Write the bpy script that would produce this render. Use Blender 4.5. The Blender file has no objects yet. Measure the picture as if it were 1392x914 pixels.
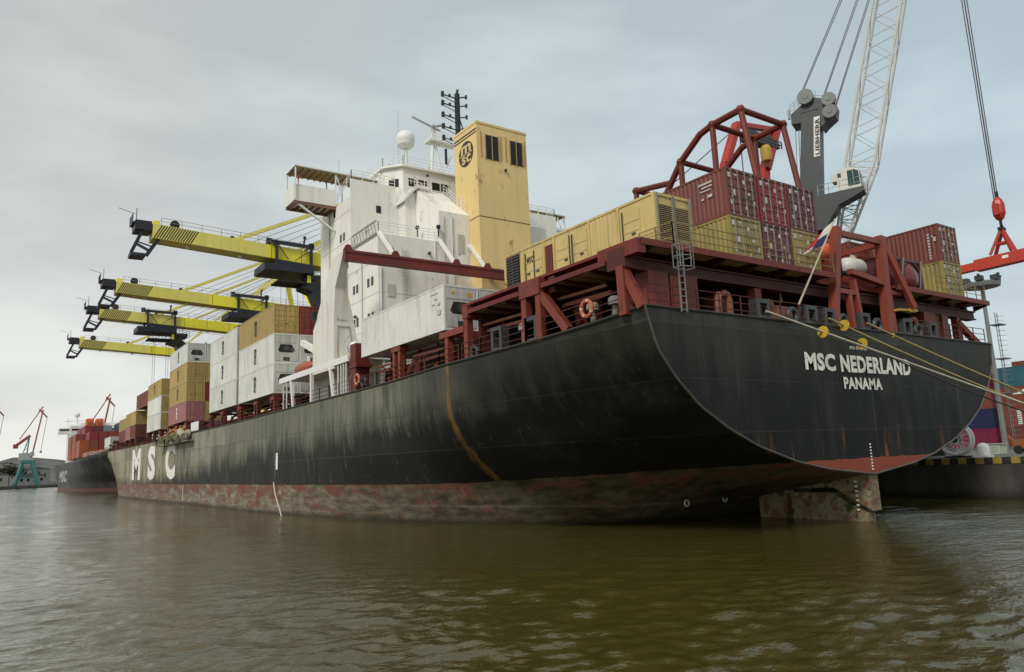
import bpy, math, random
from mathutils import Vector, Matrix
import numpy as np
R = math.radians
SC = bpy.context.scene
COL = SC.collection

# ------------------------------------------------------------------ camera
cam = bpy.data.cameras.new("camera"); camo = bpy.data.objects.new("camera", cam); COL.objects.link(camo)
_r = Vector((0.8214, -0.5686, -0.0439)); _u = Vector((-0.0578, -0.1595, 0.9855)); _w = Vector((0.5674, 0.8070, 0.1639))
m = Matrix((( _r.x, _u.x, -_w.x, 0), (_r.y, _u.y, -_w.y, 0), (_r.z, _u.z, -_w.z, 3.958), (0, 0, 0, 1)))
camo.matrix_world = m
cam.sensor_fit = 'HORIZONTAL'; cam.sensor_width = 36.0; cam.lens = 26.126; cam.clip_start = 0.5; cam.clip_end = 9000
SC.camera = camo

# ------------------------------------------------------------------ light and exposure
SUN_EL, SUN_AZ = R(42), R(-114)          # azimuth clockwise from +Y: on the ship's port beam, a little astern
world = bpy.data.worlds.new("World"); SC.world = world; world.use_nodes = True
wn = world.node_tree.nodes; wl = world.node_tree.links; wn.clear()
def wnode(t, **kw):
    n = wn.new(t)
    for k, v in kw.items(): setattr(n, k, v)
    return n
sky = wnode('ShaderNodeTexSky', sky_type='NISHITA'); sky.sun_disc = False
sky.sun_elevation = SUN_EL; sky.sun_rotation = SUN_AZ; sky.air_density = 1.2; sky.dust_density = 2.0
tc = wnode('ShaderNodeTexCoord'); sep = wnode('ShaderNodeSeparateXYZ'); wl.new(tc.outputs['Generated'], sep.inputs[0])
def wmath(op, a, b=None, clamp=False):
    n = wnode('ShaderNodeMath', operation=op); n.use_clamp = clamp
    for i, x in enumerate((a, b)):
        if x is None: continue
        if isinstance(x, (int, float)): n.inputs[i].default_value = x
        else: wl.new(x, n.inputs[i])
    return n.outputs[0]
zc = wmath('MAXIMUM', sep.outputs[2], 0.0)
den = wmath('ADD', zc, 0.45)
px = wmath('DIVIDE', sep.outputs[0], den); py = wmath('DIVIDE', sep.outputs[1], den)
cmb = wnode('ShaderNodeCombineXYZ'); wl.new(px, cmb.inputs[0]); wl.new(py, cmb.inputs[1])
n1 = wnode('ShaderNodeTexNoise'); n1.inputs['Scale'].default_value = 1.0; n1.inputs['Detail'].default_value = 4; n1.inputs['Roughness'].default_value = 0.5
wl.new(cmb.outputs[0], n1.inputs['Vector'])
n2 = wnode('ShaderNodeTexNoise'); n2.inputs['Scale'].default_value = 2.2; n2.inputs['Detail'].default_value = 5; n2.inputs['Roughness'].default_value = 0.55
wl.new(cmb.outputs[0], n2.inputs['Vector'])
cl = wmath('ADD', wmath('MULTIPLY', n1.outputs['Fac'], 0.72), wmath('MULTIPLY', n2.outputs['Fac'], 0.28))
ramp = wnode('ShaderNodeValToRGB')
ramp.color_ramp.elements[0].position = 0.30; ramp.color_ramp.elements[0].color = (3.35, 3.50, 3.40, 1)
ramp.color_ramp.elements[1].position = 0.70; ramp.color_ramp.elements[1].color = (4.15, 4.25, 4.12, 1)
wl.new(cl, ramp.inputs[0])
# thinner, bluer cloud towards starboard (+X), paler over the port horizon
side = wmath('MULTIPLY', wmath('ADD', sep.outputs[0], -0.12), 1.35, True)
blue = wnode('ShaderNodeMix', data_type='RGBA'); blue.blend_type = 'MIX'
wl.new(side, blue.inputs[0]); wl.new(ramp.outputs[0], blue.inputs[6])
tint = wnode('ShaderNodeMix', data_type='RGBA'); tint.blend_type = 'MULTIPLY'; tint.inputs[0].default_value = 1.0
wl.new(ramp.outputs[0], tint.inputs[6]); tint.inputs[7].default_value = (0.88, 1.05, 1.15, 1)
wl.new(tint.outputs[2], blue.inputs[7])
# bright strip low over the horizon
low = wmath('POWER', wmath('SUBTRACT', 1.0, wmath('MINIMUM', zc, 1.0)), 5.5)
glow = wmath('MULTIPLY', low, wmath('SUBTRACT', 0.95, wmath('MULTIPLY', side, 0.55)))
gl = wnode('ShaderNodeMix', data_type='RGBA'); gl.blend_type = 'MIX'; wl.new(glow, gl.inputs[0])
wl.new(blue.outputs[2], gl.inputs[6]); gl.inputs[7].default_value = (6.3, 6.3, 6.0, 1)
# low cloud bank in the bright strip
n3 = wnode('ShaderNodeTexNoise'); n3.inputs['Scale'].default_value = 3.2; n3.inputs['Detail'].default_value = 6
mp3 = wnode('ShaderNodeMapping'); mp3.inputs['Scale'].default_value = (1.0, 1.0, 3.0); wl.new(tc.outputs['Generated'], mp3.inputs[0]); wl.new(mp3.outputs[0], n3.inputs['Vector'])
r3 = wnode('ShaderNodeValToRGB'); r3.color_ramp.elements[0].position = 0.42; r3.color_ramp.elements[1].position = 0.64
r3.color_ramp.elements[0].color = (0.86, 0.86, 0.87, 1); r3.color_ramp.elements[1].color = (1.04, 1.04, 1.03, 1); wl.new(n3.outputs['Fac'], r3.inputs[0])
mul3 = wnode('ShaderNodeMix', data_type='RGBA'); mul3.blend_type = 'MULTIPLY'; mul3.inputs[0].default_value = 1.0
wl.new(gl.outputs[2], mul3.inputs[6]); wl.new(r3.outputs[0], mul3.inputs[7])
mixs = wnode('ShaderNodeMix', data_type='RGBA'); mixs.inputs[0].default_value = 0.94
wl.new(sky.outputs[0], mixs.inputs[6]); wl.new(mul3.outputs[2], mixs.inputs[7])
bg = wnode('ShaderNodeBackground'); bg.inputs['Strength'].default_value = 0.10; wl.new(mixs.outputs[2], bg.inputs['Color'])
wo = wnode('ShaderNodeOutputWorld'); wl.new(bg.outputs[0], wo.inputs[0])

sl = bpy.data.lights.new("sun", 'SUN'); sl.energy = 1.35; sl.angle = R(16); sl.color = (1.0, 0.95, 0.88)
so = bpy.data.objects.new("sun", sl); COL.objects.link(so)
_d = Vector((math.sin(SUN_AZ) * math.cos(SUN_EL), math.cos(SUN_AZ) * math.cos(SUN_EL), math.sin(SUN_EL)))
so.rotation_euler = (-_d).to_track_quat('-Z', 'Y').to_euler(); so.location = (-100, 60, 150)

vs = SC.view_settings; SC.display_settings.display_device = 'sRGB'
vs.view_transform = 'Standard'; vs.look = 'None'; vs.gamma = 1.0; vs.use_curve_mapping = False; vs.exposure = 0.72
SC.render.engine = 'CYCLES'
SC.cycles.use_denoising = True
SC.cycles.max_bounces = 6; SC.cycles.diffuse_bounces = 3; SC.cycles.glossy_bounces = 3; SC.cycles.transmission_bounces = 2
SC.cycles.sample_clamp_indirect = 8.0
SC.cycles.use_adaptive_sampling = True; SC.cycles.adaptive_threshold = 0.015

# ------------------------------------------------------------------ mesh helpers
class MB:
    def __init__(s): s.v = []; s.f = []; s.mi = []; s.cur = 0
    def add(s, vs, fs):
        b = len(s.v); s.v += [tuple(x) for x in vs]
        for f in fs: s.f.append(tuple(b + i for i in f)); s.mi.append(s.cur)
        return s
    def box(s, x0, x1, y0, y1, z0, z1):
        v = [(x0,y0,z0),(x1,y0,z0),(x1,y1,z0),(x0,y1,z0),(x0,y0,z1),(x1,y0,z1),(x1,y1,z1),(x0,y1,z1)]
        return s.add(v, [(3,2,1,0),(4,5,6,7),(0,1,5,4),(1,2,6,5),(2,3,7,6),(3,0,4,7)])
    def beam(s, p, q, w=.2, h=None, up=(0,0,1)):
        h = h or w; p = Vector(p); q = Vector(q); d = (q - p).normalized(); up = Vector(up)
        if abs(d.dot(up)) > .97: up = Vector((0, 1, 0))
        a = d.cross(up).normalized() * (w / 2); b = a.cross(d).normalized() * (h / 2)
        v = [p-a-b, p+a-b, p+a+b, p-a+b, q-a-b, q+a-b, q+a+b, q-a+b]
        return s.add(v, [(3,2,1,0),(4,5,6,7),(0,1,5,4),(1,2,6,5),(2,3,7,6),(3,0,4,7)])
    def tube(s, p, q, r=.03, n=6, r2=None):
        return s.path([p, q], r, n, r2)
    def path(s, pts, r=.03, n=6, r2=None):
        pts = [Vector(p) for p in pts]; L = len(pts); rings = []; ref = None
        for i, p in enumerate(pts):
            d = (pts[min(i+1, L-1)] - pts[max(i-1, 0)]).normalized()
            if ref is None:
                ref = Vector((0,0,1)) if abs(d.z) < .9 else Vector((1,0,0))
            a = d.cross(ref).normalized(); b = d.cross(a).normalized(); ref = a.cross(d)
            ref = Vector((0,0,1)) if abs(d.z) < .9 else Vector((1,0,0))
            rr = r if r2 is None else r + (r2 - r) * i / max(1, L - 1)
            rings.append([p + a*rr*math.cos(2*math.pi*k/n) + b*rr*math.sin(2*math.pi*k/n) for k in range(n)])
        v = [x for g in rings for x in g]; f = []
        for i in range(L-1):
            for k in range(n):
                f.append((i*n+k, i*n+(k+1)%n, (i+1)*n+(k+1)%n, (i+1)*n+k))
        f.append(tuple(reversed(range(n)))); f.append(tuple((L-1)*n+k for k in range(n)))
        return s.add(v, f)
    def prism(s, poly, axis, a, b):
        def P(u, w, t):
            return {'x': (t, u, w), 'y': (u, t, w), 'z': (u, w, t)}[axis]
        n = len(poly); v = [P(u, w, a) for u, w in poly] + [P(u, w, b) for u, w in poly]
        f = [tuple(range(n)), tuple(reversed(range(n, 2*n)))] + [(i, (i+1)%n+0, (i+1)%n+n, i+n)[::-1] for i in range(n)]
        return s.add(v, f)
    def face(s, pts): return s.add(pts, [tuple(range(len(pts)))])
    def lathe(s, c, prof, n=16, axis='z'):
        v = []; f = []
        for (r, z) in prof:
            for k in range(n):
                a = 2*math.pi*k/n; x, y = r*math.cos(a), r*math.sin(a)
                o = {'z': (x, y, z), 'x': (z, x, y), 'y': (x, z, y)}[axis]
                v.append((c[0]+o[0], c[1]+o[1], c[2]+o[2]))
        for i in range(len(prof)-1):
            for k in range(n): f.append((i*n+k, i*n+(k+1)%n, (i+1)*n+(k+1)%n, (i+1)*n+k))
        f.append(tuple(range(n))); f.append(tuple((len(prof)-1)*n+k for k in range(n)))
        return s.add(v, f)
    def ball(s, c, r, n=14, sc=(1,1,1)):
        v = []; f = []; m_ = n//2
        for i in range(m_+1):
            t = math.pi*i/m_
            for k in range(n):
                a = 2*math.pi*k/n
                v.append((c[0]+sc[0]*r*math.sin(t)*math.cos(a), c[1]+sc[1]*r*math.sin(t)*math.sin(a), c[2]+sc[2]*r*math.cos(t)))
        for i in range(m_):
            for k in range(n): f.append((i*n+k, (i+1)*n+k, (i+1)*n+(k+1)%n, i*n+(k+1)%n))
        return s.add(v, f)
    def torus(s, c, Rr, r, axis='x', n=20, k=8):
        pts = []
        v = []; f = []
        for i in range(n):
            a = 2*math.pi*i/n
            for j in range(k):
                b = 2*math.pi*j/k; q = Rr + r*math.cos(b); h = r*math.sin(b)
                u, w = q*math.cos(a), q*math.sin(a)
                o = {'x': (h, u, w), 'y': (u, h, w), 'z': (u, w, h)}[axis]
                v.append((c[0]+o[0], c[1]+o[1], c[2]+o[2]))
        for i in range(n):
            for j in range(k): f.append((i*k+j, ((i+1)%n)*k+j, ((i+1)%n)*k+(j+1)%k, i*k+(j+1)%k))
        return s.add(v, f)
    def rail(s, pts, h=1.05, step=1.6, bars=3, r=.03):
        # posts and horizontal bars along a polyline standing on it
        for a, b in zip(pts[:-1], pts[1:]):
            a = Vector(a); b = Vector(b); L = (b-a).length; n = max(1, round(L/step))
            for i in range(n+1):
                p = a.lerp(b, i/n); s.beam(p, p+Vector((0,0,h)), r*2.2)
            for k in range(bars):
                dz = Vector((0,0,h*(k+1)/bars)); s.beam(a+dz, b+dz, r*1.7)
        return s
    def mesh(s, name, org=(0,0,0), smooth=False, ang=35, bevel=0):
        me = bpy.data.meshes.new(name)
        o = org
        me.from_pydata([(x-o[0], y-o[1], z-o[2]) for x, y, z in s.v], [], s.f)
        if any(s.mi): me.polygons.foreach_set('material_index', s.mi)
        import bmesh
        bm = bmesh.new(); bm.from_mesh(me); bmesh.ops.recalc_face_normals(bm, faces=bm.faces); bm.to_mesh(me); bm.free()
        if smooth:
            me.polygons.foreach_set('use_smooth', [True]*len(me.polygons))
            me.set_sharp_from_angle(angle=R(ang))
        me.update(); return me

ORG = {}
def org_of(o):
    while o.parent: o = o.parent
    return ORG.get(o.name, (0,0,0))
def obj(name, mb, mat, parent=None, smooth=False, ang=35, loc=None):
    """link a builder (in world metres) or a mesh as one object; a part's origin is its thing's origin"""
    if parent is not None: o_ = org_of(parent)
    else: o_ = loc if loc is not None else (0,0,0)
    me = mb if isinstance(mb, bpy.types.Mesh) else mb.mesh(name, o_, smooth, ang)
    ob = bpy.data.objects.new(name, me); COL.objects.link(ob)
    mats = mat if isinstance(mat, (list, tuple)) else [mat]
    if not me.materials:
        for x in mats: me.materials.append(x)
    else:
        for i, x in enumerate(mats):
            ob.material_slots[i].link = 'OBJECT'; ob.material_slots[i].material = x
    if parent is not None: ob.parent = parent
    else:
        ob.location = o_; ORG[ob.name] = o_
    return ob
def tag(o, label, cat, group=None, kind=None):
    if label: o['label'] = label
    if cat: o['category'] = cat
    if group: o['group'] = group
    if kind: o['kind'] = kind
    return o
def thing(name, loc, label, cat, group=None):
    o = bpy.data.objects.new(name, None); COL.objects.link(o); o.location = loc; o.empty_display_size = .5
    ORG[o.name] = tuple(loc); return tag(o, label, cat, group)
def struct(name, mb, mat, smooth=False):
    o = obj(name, mb, mat, None, smooth); o['kind'] = 'structure'; return o
def dup(root, loc, label=None, group=None):
    r = root.copy(); COL.objects.link(r); r.location = loc; ORG[r.name] = tuple(loc)
    if label: r['label'] = label
    if group: r['group'] = group
    for ch in list(root.children):
        c = ch.copy(); COL.objects.link(c); c.parent = r
        for g in list(ch.children):
            d = g.copy(); COL.objects.link(d); d.parent = c
    return r

_tcache = {}
def text_geo(body, bold=0.0):
    key = (body, bold)
    if key not in _tcache:
        cu = bpy.data.curves.new("lettering", 'FONT'); cu.body = body; cu.size = 1.0; cu.offset = bold
        cu.resolution_u = 3; cu.space_character = 1.08
        ob = bpy.data.objects.new("lettering", cu); COL.objects.link(ob)
        bpy.context.view_layer.update()
        me = ob.to_mesh()
        v = [tuple(x.co) for x in me.vertices]; f = [tuple(p.vertices) for p in me.polygons]
        ob.to_mesh_clear(); bpy.data.objects.remove(ob); bpy.data.curves.remove(cu)
        xs = [p[0] for p in v]; ys = [p[1] for p in v]
        _tcache[key] = (v, f, min(xs), max(xs), min(ys), max(ys))
    return _tcache[key]
def text_mb(body, p0, U, V, w, h, bold=0.02, mb=None, warp=None):
    """flat lettering filling the w x h rectangle at p0 spanned by unit vectors U, V"""
    v, f, x0, x1, y0, y1 = text_geo(body, bold)
    mb = mb or MB(); p0 = Vector(p0); U = Vector(U); V = Vector(V)
    pts = []
    for x, y, z in v:
        p = p0 + U*((x-x0)/(x1-x0)*w) + V*((y-y0)/(y1-y0)*h)
        if warp: p = warp(p)
        pts.append(p)
    return mb.add(pts, f)

# ------------------------------------------------------------------ materials
MATS = {}
class NT:
    def __init__(s, name):
        s.m = bpy.data.materials.new(name); s.m.use_nodes = True; s.n = s.m.node_tree.nodes; s.l = s.m.node_tree.links
        s.b = s.n['Principled BSDF']
        s.tc = s.n.new('ShaderNodeTexCoord'); s.oi = s.n.new('ShaderNodeObjectInfo')
    def set(s, inp, v):
        i = s.b.inputs[inp]
        if isinstance(v, (int, float)): i.default_value = v
        elif isinstance(v, tuple): i.default_value = (v + (1,))[:4]
        else: s.l.new(v, i)
    def vec(s, scale=(1,1,1), rnd=True):
        mp = s.n.new('ShaderNodeMapping'); mp.inputs['Scale'].default_value = scale
        s.l.new(s.tc.outputs['Object'], mp.inputs[0])
        if rnd:
            k = s.n.new('ShaderNodeVectorMath'); k.operation = 'SCALE'; k.inputs[0].default_value = (31.7, 17.3, 53.1)
            s.l.new(s.oi.outputs['Random'], k.inputs['Scale']); s.l.new(k.outputs[0], mp.inputs['Location'])
        return mp.outputs[0]
    def noise(s, scale, detail=4, vec=None, rough=.55):
        n = s.n.new('ShaderNodeTexNoise'); n.inputs['Scale'].default_value = scale; n.inputs['Detail'].default_value = detail
        n.inputs['Roughness'].default_value = rough
        s.l.new(vec if vec is not None else s.vec(), n.inputs['Vector']); return n.outputs['Fac']
    def ramp(s, fac, lo, hi, c0=(0,0,0), c1=(1,1,1)):
        r = s.n.new('ShaderNodeValToRGB'); e = r.color_ramp.elements
        e[0].position = lo; e[1].position = hi; e[0].color = (*c0, 1); e[1].color = (*c1, 1); s.l.new(fac, r.inputs[0]); return r.outputs[0]
    def math(s, op, a, b=0.0, clamp=False):
        n = s.n.new('ShaderNodeMath'); n.operation = op; n.use_clamp = clamp
        for i, x in enumerate((a, b)):
            if isinstance(x, (int, float)): n.inputs[i].default_value = x
            else: s.l.new(x, n.inputs[i])
        return n.outputs[0]
    def mix(s, fac, a, b, mode='MIX'):
        n = s.n.new('ShaderNodeMix'); n.data_type = 'RGBA'; n.blend_type = mode
        for i, x in ((0, fac), (6, a), (7, b)):
            if isinstance(x, (int, float)): n.inputs[i].default_value = x
            elif isinstance(x, tuple): n.inputs[i].default_value = (*x[:3], 1)
            else: s.l.new(x, n.inputs[i])
        return n.outputs[2]
    def xyz(s):
        x = s.n.new('ShaderNodeSeparateXYZ'); s.l.new(s.tc.outputs['Object'], x.inputs[0]); return x.outputs
    def bump(s, h, strength=.3, dist=.02):
        b = s.n.new('ShaderNodeBump'); b.inputs['Strength'].default_value = strength; b.inputs['Distance'].default_value = dist
        s.l.new(h, b.inputs['Height']); s.l.new(b.outputs[0], s.b.inputs['Normal'])
RUST = (0.13, 0.040, 0.014)
def paint(name, col, rough=.5, rust=.2, dirt=.35, var=.12, scale=1.0, rustcol=RUST, dirtcol=(.05,.045,.035), metallic=0.0):
    """weathered paint: tone variation, rain streaks of dirt, rust blooms running down"""
    if name in MATS: return MATS[name]
    t = NT(name)
    big = t.noise(.35*scale, 3)
    c = t.mix(1.0, col, t.ramp(big, .3, .75, (1-var,)*3, (1+var*.6,)*3), 'MULTIPLY')
    rv = t.math('MULTIPLY', t.oi.outputs['Random'], var); rv = t.math('ADD', rv, 1-var*.6)
    cc = t.n.new('ShaderNodeCombineColor'); [t.l.new(rv, cc.inputs[i]) for i in range(3)]
    c = t.mix(1.0, c, cc.outputs[0], 'MULTIPLY')
    if dirt > 0:
        st = t.noise(1.0, 5, t.vec((2.6*scale, 2.6*scale, .28*scale)), .62)
        c = t.mix(t.math('MULTIPLY', t.ramp(st, .50, .78), dirt), c, dirtcol)
    if rust > 0:
        a = t.noise(1.6*scale, 7, t.vec((1.0, 1.0, .45)), .68)
        th = .70 - .22*rust
        f = t.ramp(a, th, th+.09)
        fine = t.noise(9*scale, 4)
        f = t.math('MULTIPLY', f, t.math('ADD', .45, fine), True)
        c = t.mix(f, c, t.mix(fine, rustcol, tuple(x*.45 for x in rustcol)))
    t.set('Base Color', c)
    t.set('Roughness', t.math('ADD', t.math('MULTIPLY', big, .25), rough-.1)); t.set('Metallic', metallic)
    t.bump(t.noise(6*scale, 4), .12, .02)
    MATS[name] = t.m; return t.m
def plain(name, col, rough=.6, metallic=0.0, emit=None):
    if name in MATS: return MATS[name]
    t = NT(name); n = t.noise(3, 3)
    t.set('Base Color', t.mix(1.0, col, t.ramp(n, .3, .7, (.82,)*3, (1.1,)*3), 'MULTIPLY')); t.set('Roughness', rough); t.set('Metallic', metallic)
    MATS[name] = t.m; return t.m
M_WHITE = paint('white_ship_paint', (.81,.805,.74), .42, .36, .40, .07, .6, (.38,.21,.075), (.46,.41,.28))
M_WHITE2 = paint('clean_white_paint', (.76,.77,.75), .4, .05, .15, .05, .8, (.30,.15,.05), (.35,.33,.28))
M_BUFF = paint('buff_funnel_paint', (.80,.60,.255), .45, .42, .26, .09, .45, (.34,.17,.05), (.30,.19,.075))
M_RED = paint('red_oxide_paint', (.160,.020,.010), .55, .40, .55, .28, .9, (.085,.026,.010), (.020,.011,.009))
M_POST = paint('orange_red_oxide_paint', (.215,.040,.021), .55, .45, .60, .25, 1.1, (.10,.03,.012), (.035,.016,.011))
M_RED2 = paint('brown_oxide_deck_paint', (.082,.016,.010), .6, .4, .5, .2, .7, (.07,.028,.012), (.02,.013,.011))
M_REDB = paint('bright_red_crane_paint', (.42,.028,.016), .42, .1, .2, .08)
M_DARK = plain('black_recess', (.010,.010,.011), .7)
M_GREY = paint('grey_fitting_paint', (.050,.054,.056), .5, .25, .3, .15, 1.2)
M_GALV = paint('galvanised_steel', (.24,.25,.25), .45, .1, .25, .1, 2, metallic=.4)
M_ROPE_W = plain('pale_rope', (.52,.49,.40), .85)
M_ROPE_Y = plain('yellow_rope', (.38,.30,.12), .85)
M_YEL = paint('yellow_crane_paint', (.74,.67,.150), .45, .06, .18, .07, .4)
M_YELB = paint('bright_yellow_crane_paint', (.80,.73,.045), .42, .05, .15, .06, .4)
M_BLUE = paint('navy_trolley_paint', (.010,.013,.026), .45, .1, .2, .15)
M_STRIPE = plain('black_stripe_paint', (.02,.02,.018), .55)
M_GLASS = plain('dark_window_glass', (.012,.015,.017), .08)
M_ORANGE = paint('orange_boat_paint', (.72,.135,.035), .4, .03, .12, .06)
M_TAN = paint('tan_ventilation_brown', (.36,.27,.13), .6, .25, .4, .15, .8)
M_LWHITE = plain('white_letter_paint', (.84,.83,.76), .55)
M_LDARK = plain('dark_letter_paint', (.030,.028,.026), .55)
M_WIRE = plain('steel_wire', (.10,.105,.11), .5, .3)

U_PORT = (0,-1,0); U_AFT = (1,0,0); VZ = (0,0,1)
XC, XP, XS, TY = 37.78, 21.68, 53.88, 21.6

# ------------------------------------------------------------------ water, quay, shore
def water_mat():
    t = NT('river_water')
    v = t.vec((1,1,1), False)
    big = t.noise(.018, 3, v)
    c = t.mix(t.ramp(big, .35, .7), (.052,.044,.0075), (.062,.058,.017))
    t.set('Base Color', c); t.set('IOR', 1.333)
    patch = t.ramp(t.noise(.030, 3, v), .40, .62)
    t.set('Roughness', t.math('ADD', .05, t.math('MULTIPLY', patch, .06)))
    def wave(sc, ang, stretch, det):
        mp = t.n.new('ShaderNodeMapping'); mp.inputs['Rotation'].default_value = (0,0,R(ang)); mp.inputs['Scale'].default_value = (1, stretch, 1)
        t.l.new(t.tc.outputs['Object'], mp.inputs[0]); return t.noise(sc, det, mp.outputs[0], .55)
    w2 = wave(.62, 20, 2.0, 3); w3 = wave(1.9, 48, 1.8, 3); w4 = wave(6.0, 30, 1.6, 2)
    amp = t.math('ADD', .55, t.math('MULTIPLY', patch, .75))
    h = t.math('ADD', t.math('MULTIPLY', w2, .22), t.math('MULTIPLY', t.math('MULTIPLY', w3, .28), amp))
    h = t.math('ADD', h, t.math('MULTIPLY', t.math('MULTIPLY', w4, .10), amp))
    t.bump(h, .22, 1.0); t.set('Specular IOR Level', 1.0)
    return t.m
def water_sheet():
    """one sheet out to the horizon; wind chop is real relief, finest near the viewpoint's boat and dying out with distance"""
    rng = np.random.RandomState(5)
    az = np.r_[np.arange(-14, 88, .16), np.arange(88, 346, 3.0)]; az = np.radians(az); na = len(az)
    rr = [4.0]
    while rr[-1] < 330: rr.append(rr[-1]*1.0065 + .012)
    rr = np.array(rr + [420, 600, 1000, 2000, 4000, 7500]); nr = len(rr)
    RR, AA = np.meshgrid(rr, az, indexing='ij')
    X = RR*np.sin(AA); Y = RR*np.cos(AA); Z = np.zeros_like(X)
    cell = RR*.0068 + .012
    patch = np.zeros_like(X)
    for i in range(7):
        k_ = 2*np.pi/rng.uniform(22, 60); th = rng.uniform(0, 2*np.pi); patch += np.sin(k_*(X*np.cos(th)+Y*np.sin(th)) + rng.uniform(0, 6.28))
    patch = np.clip(.75 + .22*patch, .35, 1.35)
    for i in range(190):
        lam = .26*(4.5/.26)**(rng.rand()); k_ = 2*np.pi/lam
        th = np.radians(205) + rng.normal(0, .62)
        slope = .0195*(1.0 if lam < 1.0 else (1.0/lam)**1.35)
        a = slope/k_
        fade = np.clip((lam/cell - 2.3)/2.2, 0, 1)
        Z += a*fade*np.sin(k_*(X*np.sin(th)+Y*np.cos(th)) + rng.uniform(0, 6.28))*(patch if lam < 3 else 1)
    Z += .35*Z*np.abs(Z)/(.06+np.abs(Z))          # sharper crests
    far_ = np.clip((330-RR)/80, 0, 1); Z *= far_
    v = np.c_[X.ravel(), Y.ravel(), Z.ravel()]
    i, j = np.meshgrid(np.arange(nr-1), np.arange(na), indexing='ij'); j2 = (j+1) % na
    f = np.stack([i*na+j, i*na+j2, (i+1)*na+j2, (i+1)*na+j], -1).reshape(-1, 4)[:, ::-1]
    me = bpy.data.meshes.new('water'); nf = len(f)
    me.vertices.add(len(v)); me.vertices.foreach_set('co', v.ravel())
    me.loops.add(nf*4 + na); me.loops.foreach_set('vertex_index', np.r_[f.ravel(), np.arange(na)[::-1]].astype(np.int32))
    me.polygons.add(nf+1); me.polygons.foreach_set('loop_start', np.r_[np.arange(nf)*4, nf*4].astype(np.int32))
    me.update(calc_edges=True); me.validate()
    me.polygons.foreach_set('use_smooth', [True]*len(me.polygons)); me.update()
    return me
o = obj('water', water_sheet(), water_mat()); o['kind'] = 'structure'

def concrete_mat():
    t = NT('quay_concrete')
    a = t.noise(.5, 6, t.vec((1,1,.35), False)); b = t.noise(4, 4)
    c = t.mix(t.ramp(a, .35, .65), (.030,.029,.026), (.095,.090,.080)); c = t.mix(t.math('MULTIPLY', b, .35), c, (.02,.02,.018))
    z = t.xyz()[2]; c = t.mix(t.ramp(t.math('ADD', z, t.math('MULTIPLY', a, .5)), .3, .95), (.012,.012,.010), c)
    t.set('Base Color', c); t.set('Roughness', .85); t.bump(t.noise(3, 5), .5, .05); return t.m
def stripe_mat():
    t = NT('yellow_black_kerb_paint'); y = t.xyz()[1]
    s = t.math('GREATER_THAN', t.math('FRACT', t.math('MULTIPLY', y, 1/1.1)), .5)
    c = t.mix(s, (.018,.018,.016), (.30,.23,.035)); c = t.mix(t.ramp(t.noise(2.2, 5), .52, .7), c, (.05,.045,.035))
    t.set('Base Color', c); t.set('Roughness', .7); return t.m
apron = plain('quay_apron_paving', (.12,.118,.11), .9)
q = MB(); q.box(55.0, 420, -80, 1400, -4, 2.28); struct('quay', q, concrete_mat())
q = MB(); q.box(54.96, 55.6, -80, 520, 2.284, 2.70); struct('quay_kerb', q, stripe_mat())
q = MB(); q.box(55.604, 419, -79, 1399, 2.284, 2.55); struct('quay_pavement', q, apron)

def land_mat():
    t = NT('far_shore_ground'); a = t.noise(.03, 5)
    t.set('Base Color', t.mix(a, (.07,.075,.065), (.16,.16,.15))); t.set('Roughness', .95); return t.m
q = MB(); q.box(-1500, 52, 700, 2600, -3, 1.6); struct('shore', q, land_mat())
# low wooded ridge behind the far shore
random.seed(4)
hv = []; nx, ny = 60, 8
for j in range(ny):
    for i in range(nx):
        x = -1400 + i*28; y = 1150 + j*60
        h = math.sin(math.pi*j/(ny-1))*(24 + 9*math.sin(x*.012+1) + 6*math.sin(x*.031) + random.uniform(-2,2)) * (1 if x < 120 else .4)
        hv.append((x, y, 1.5 + h))
hf = [(j*nx+i, j*nx+i+1, (j+1)*nx+i+1, (j+1)*nx+i) for j in range(ny-1) for i in range(nx-1)]
t = NT('far_hill_cover'); t.set('Base Color', t.mix(t.ramp(t.noise(.05, 6), .4, .6), (.055,.062,.055), (.12,.125,.115))); t.set('Roughness', 1.0)
struct('hills', MB().add(hv, hf), t.m, True)

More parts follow.
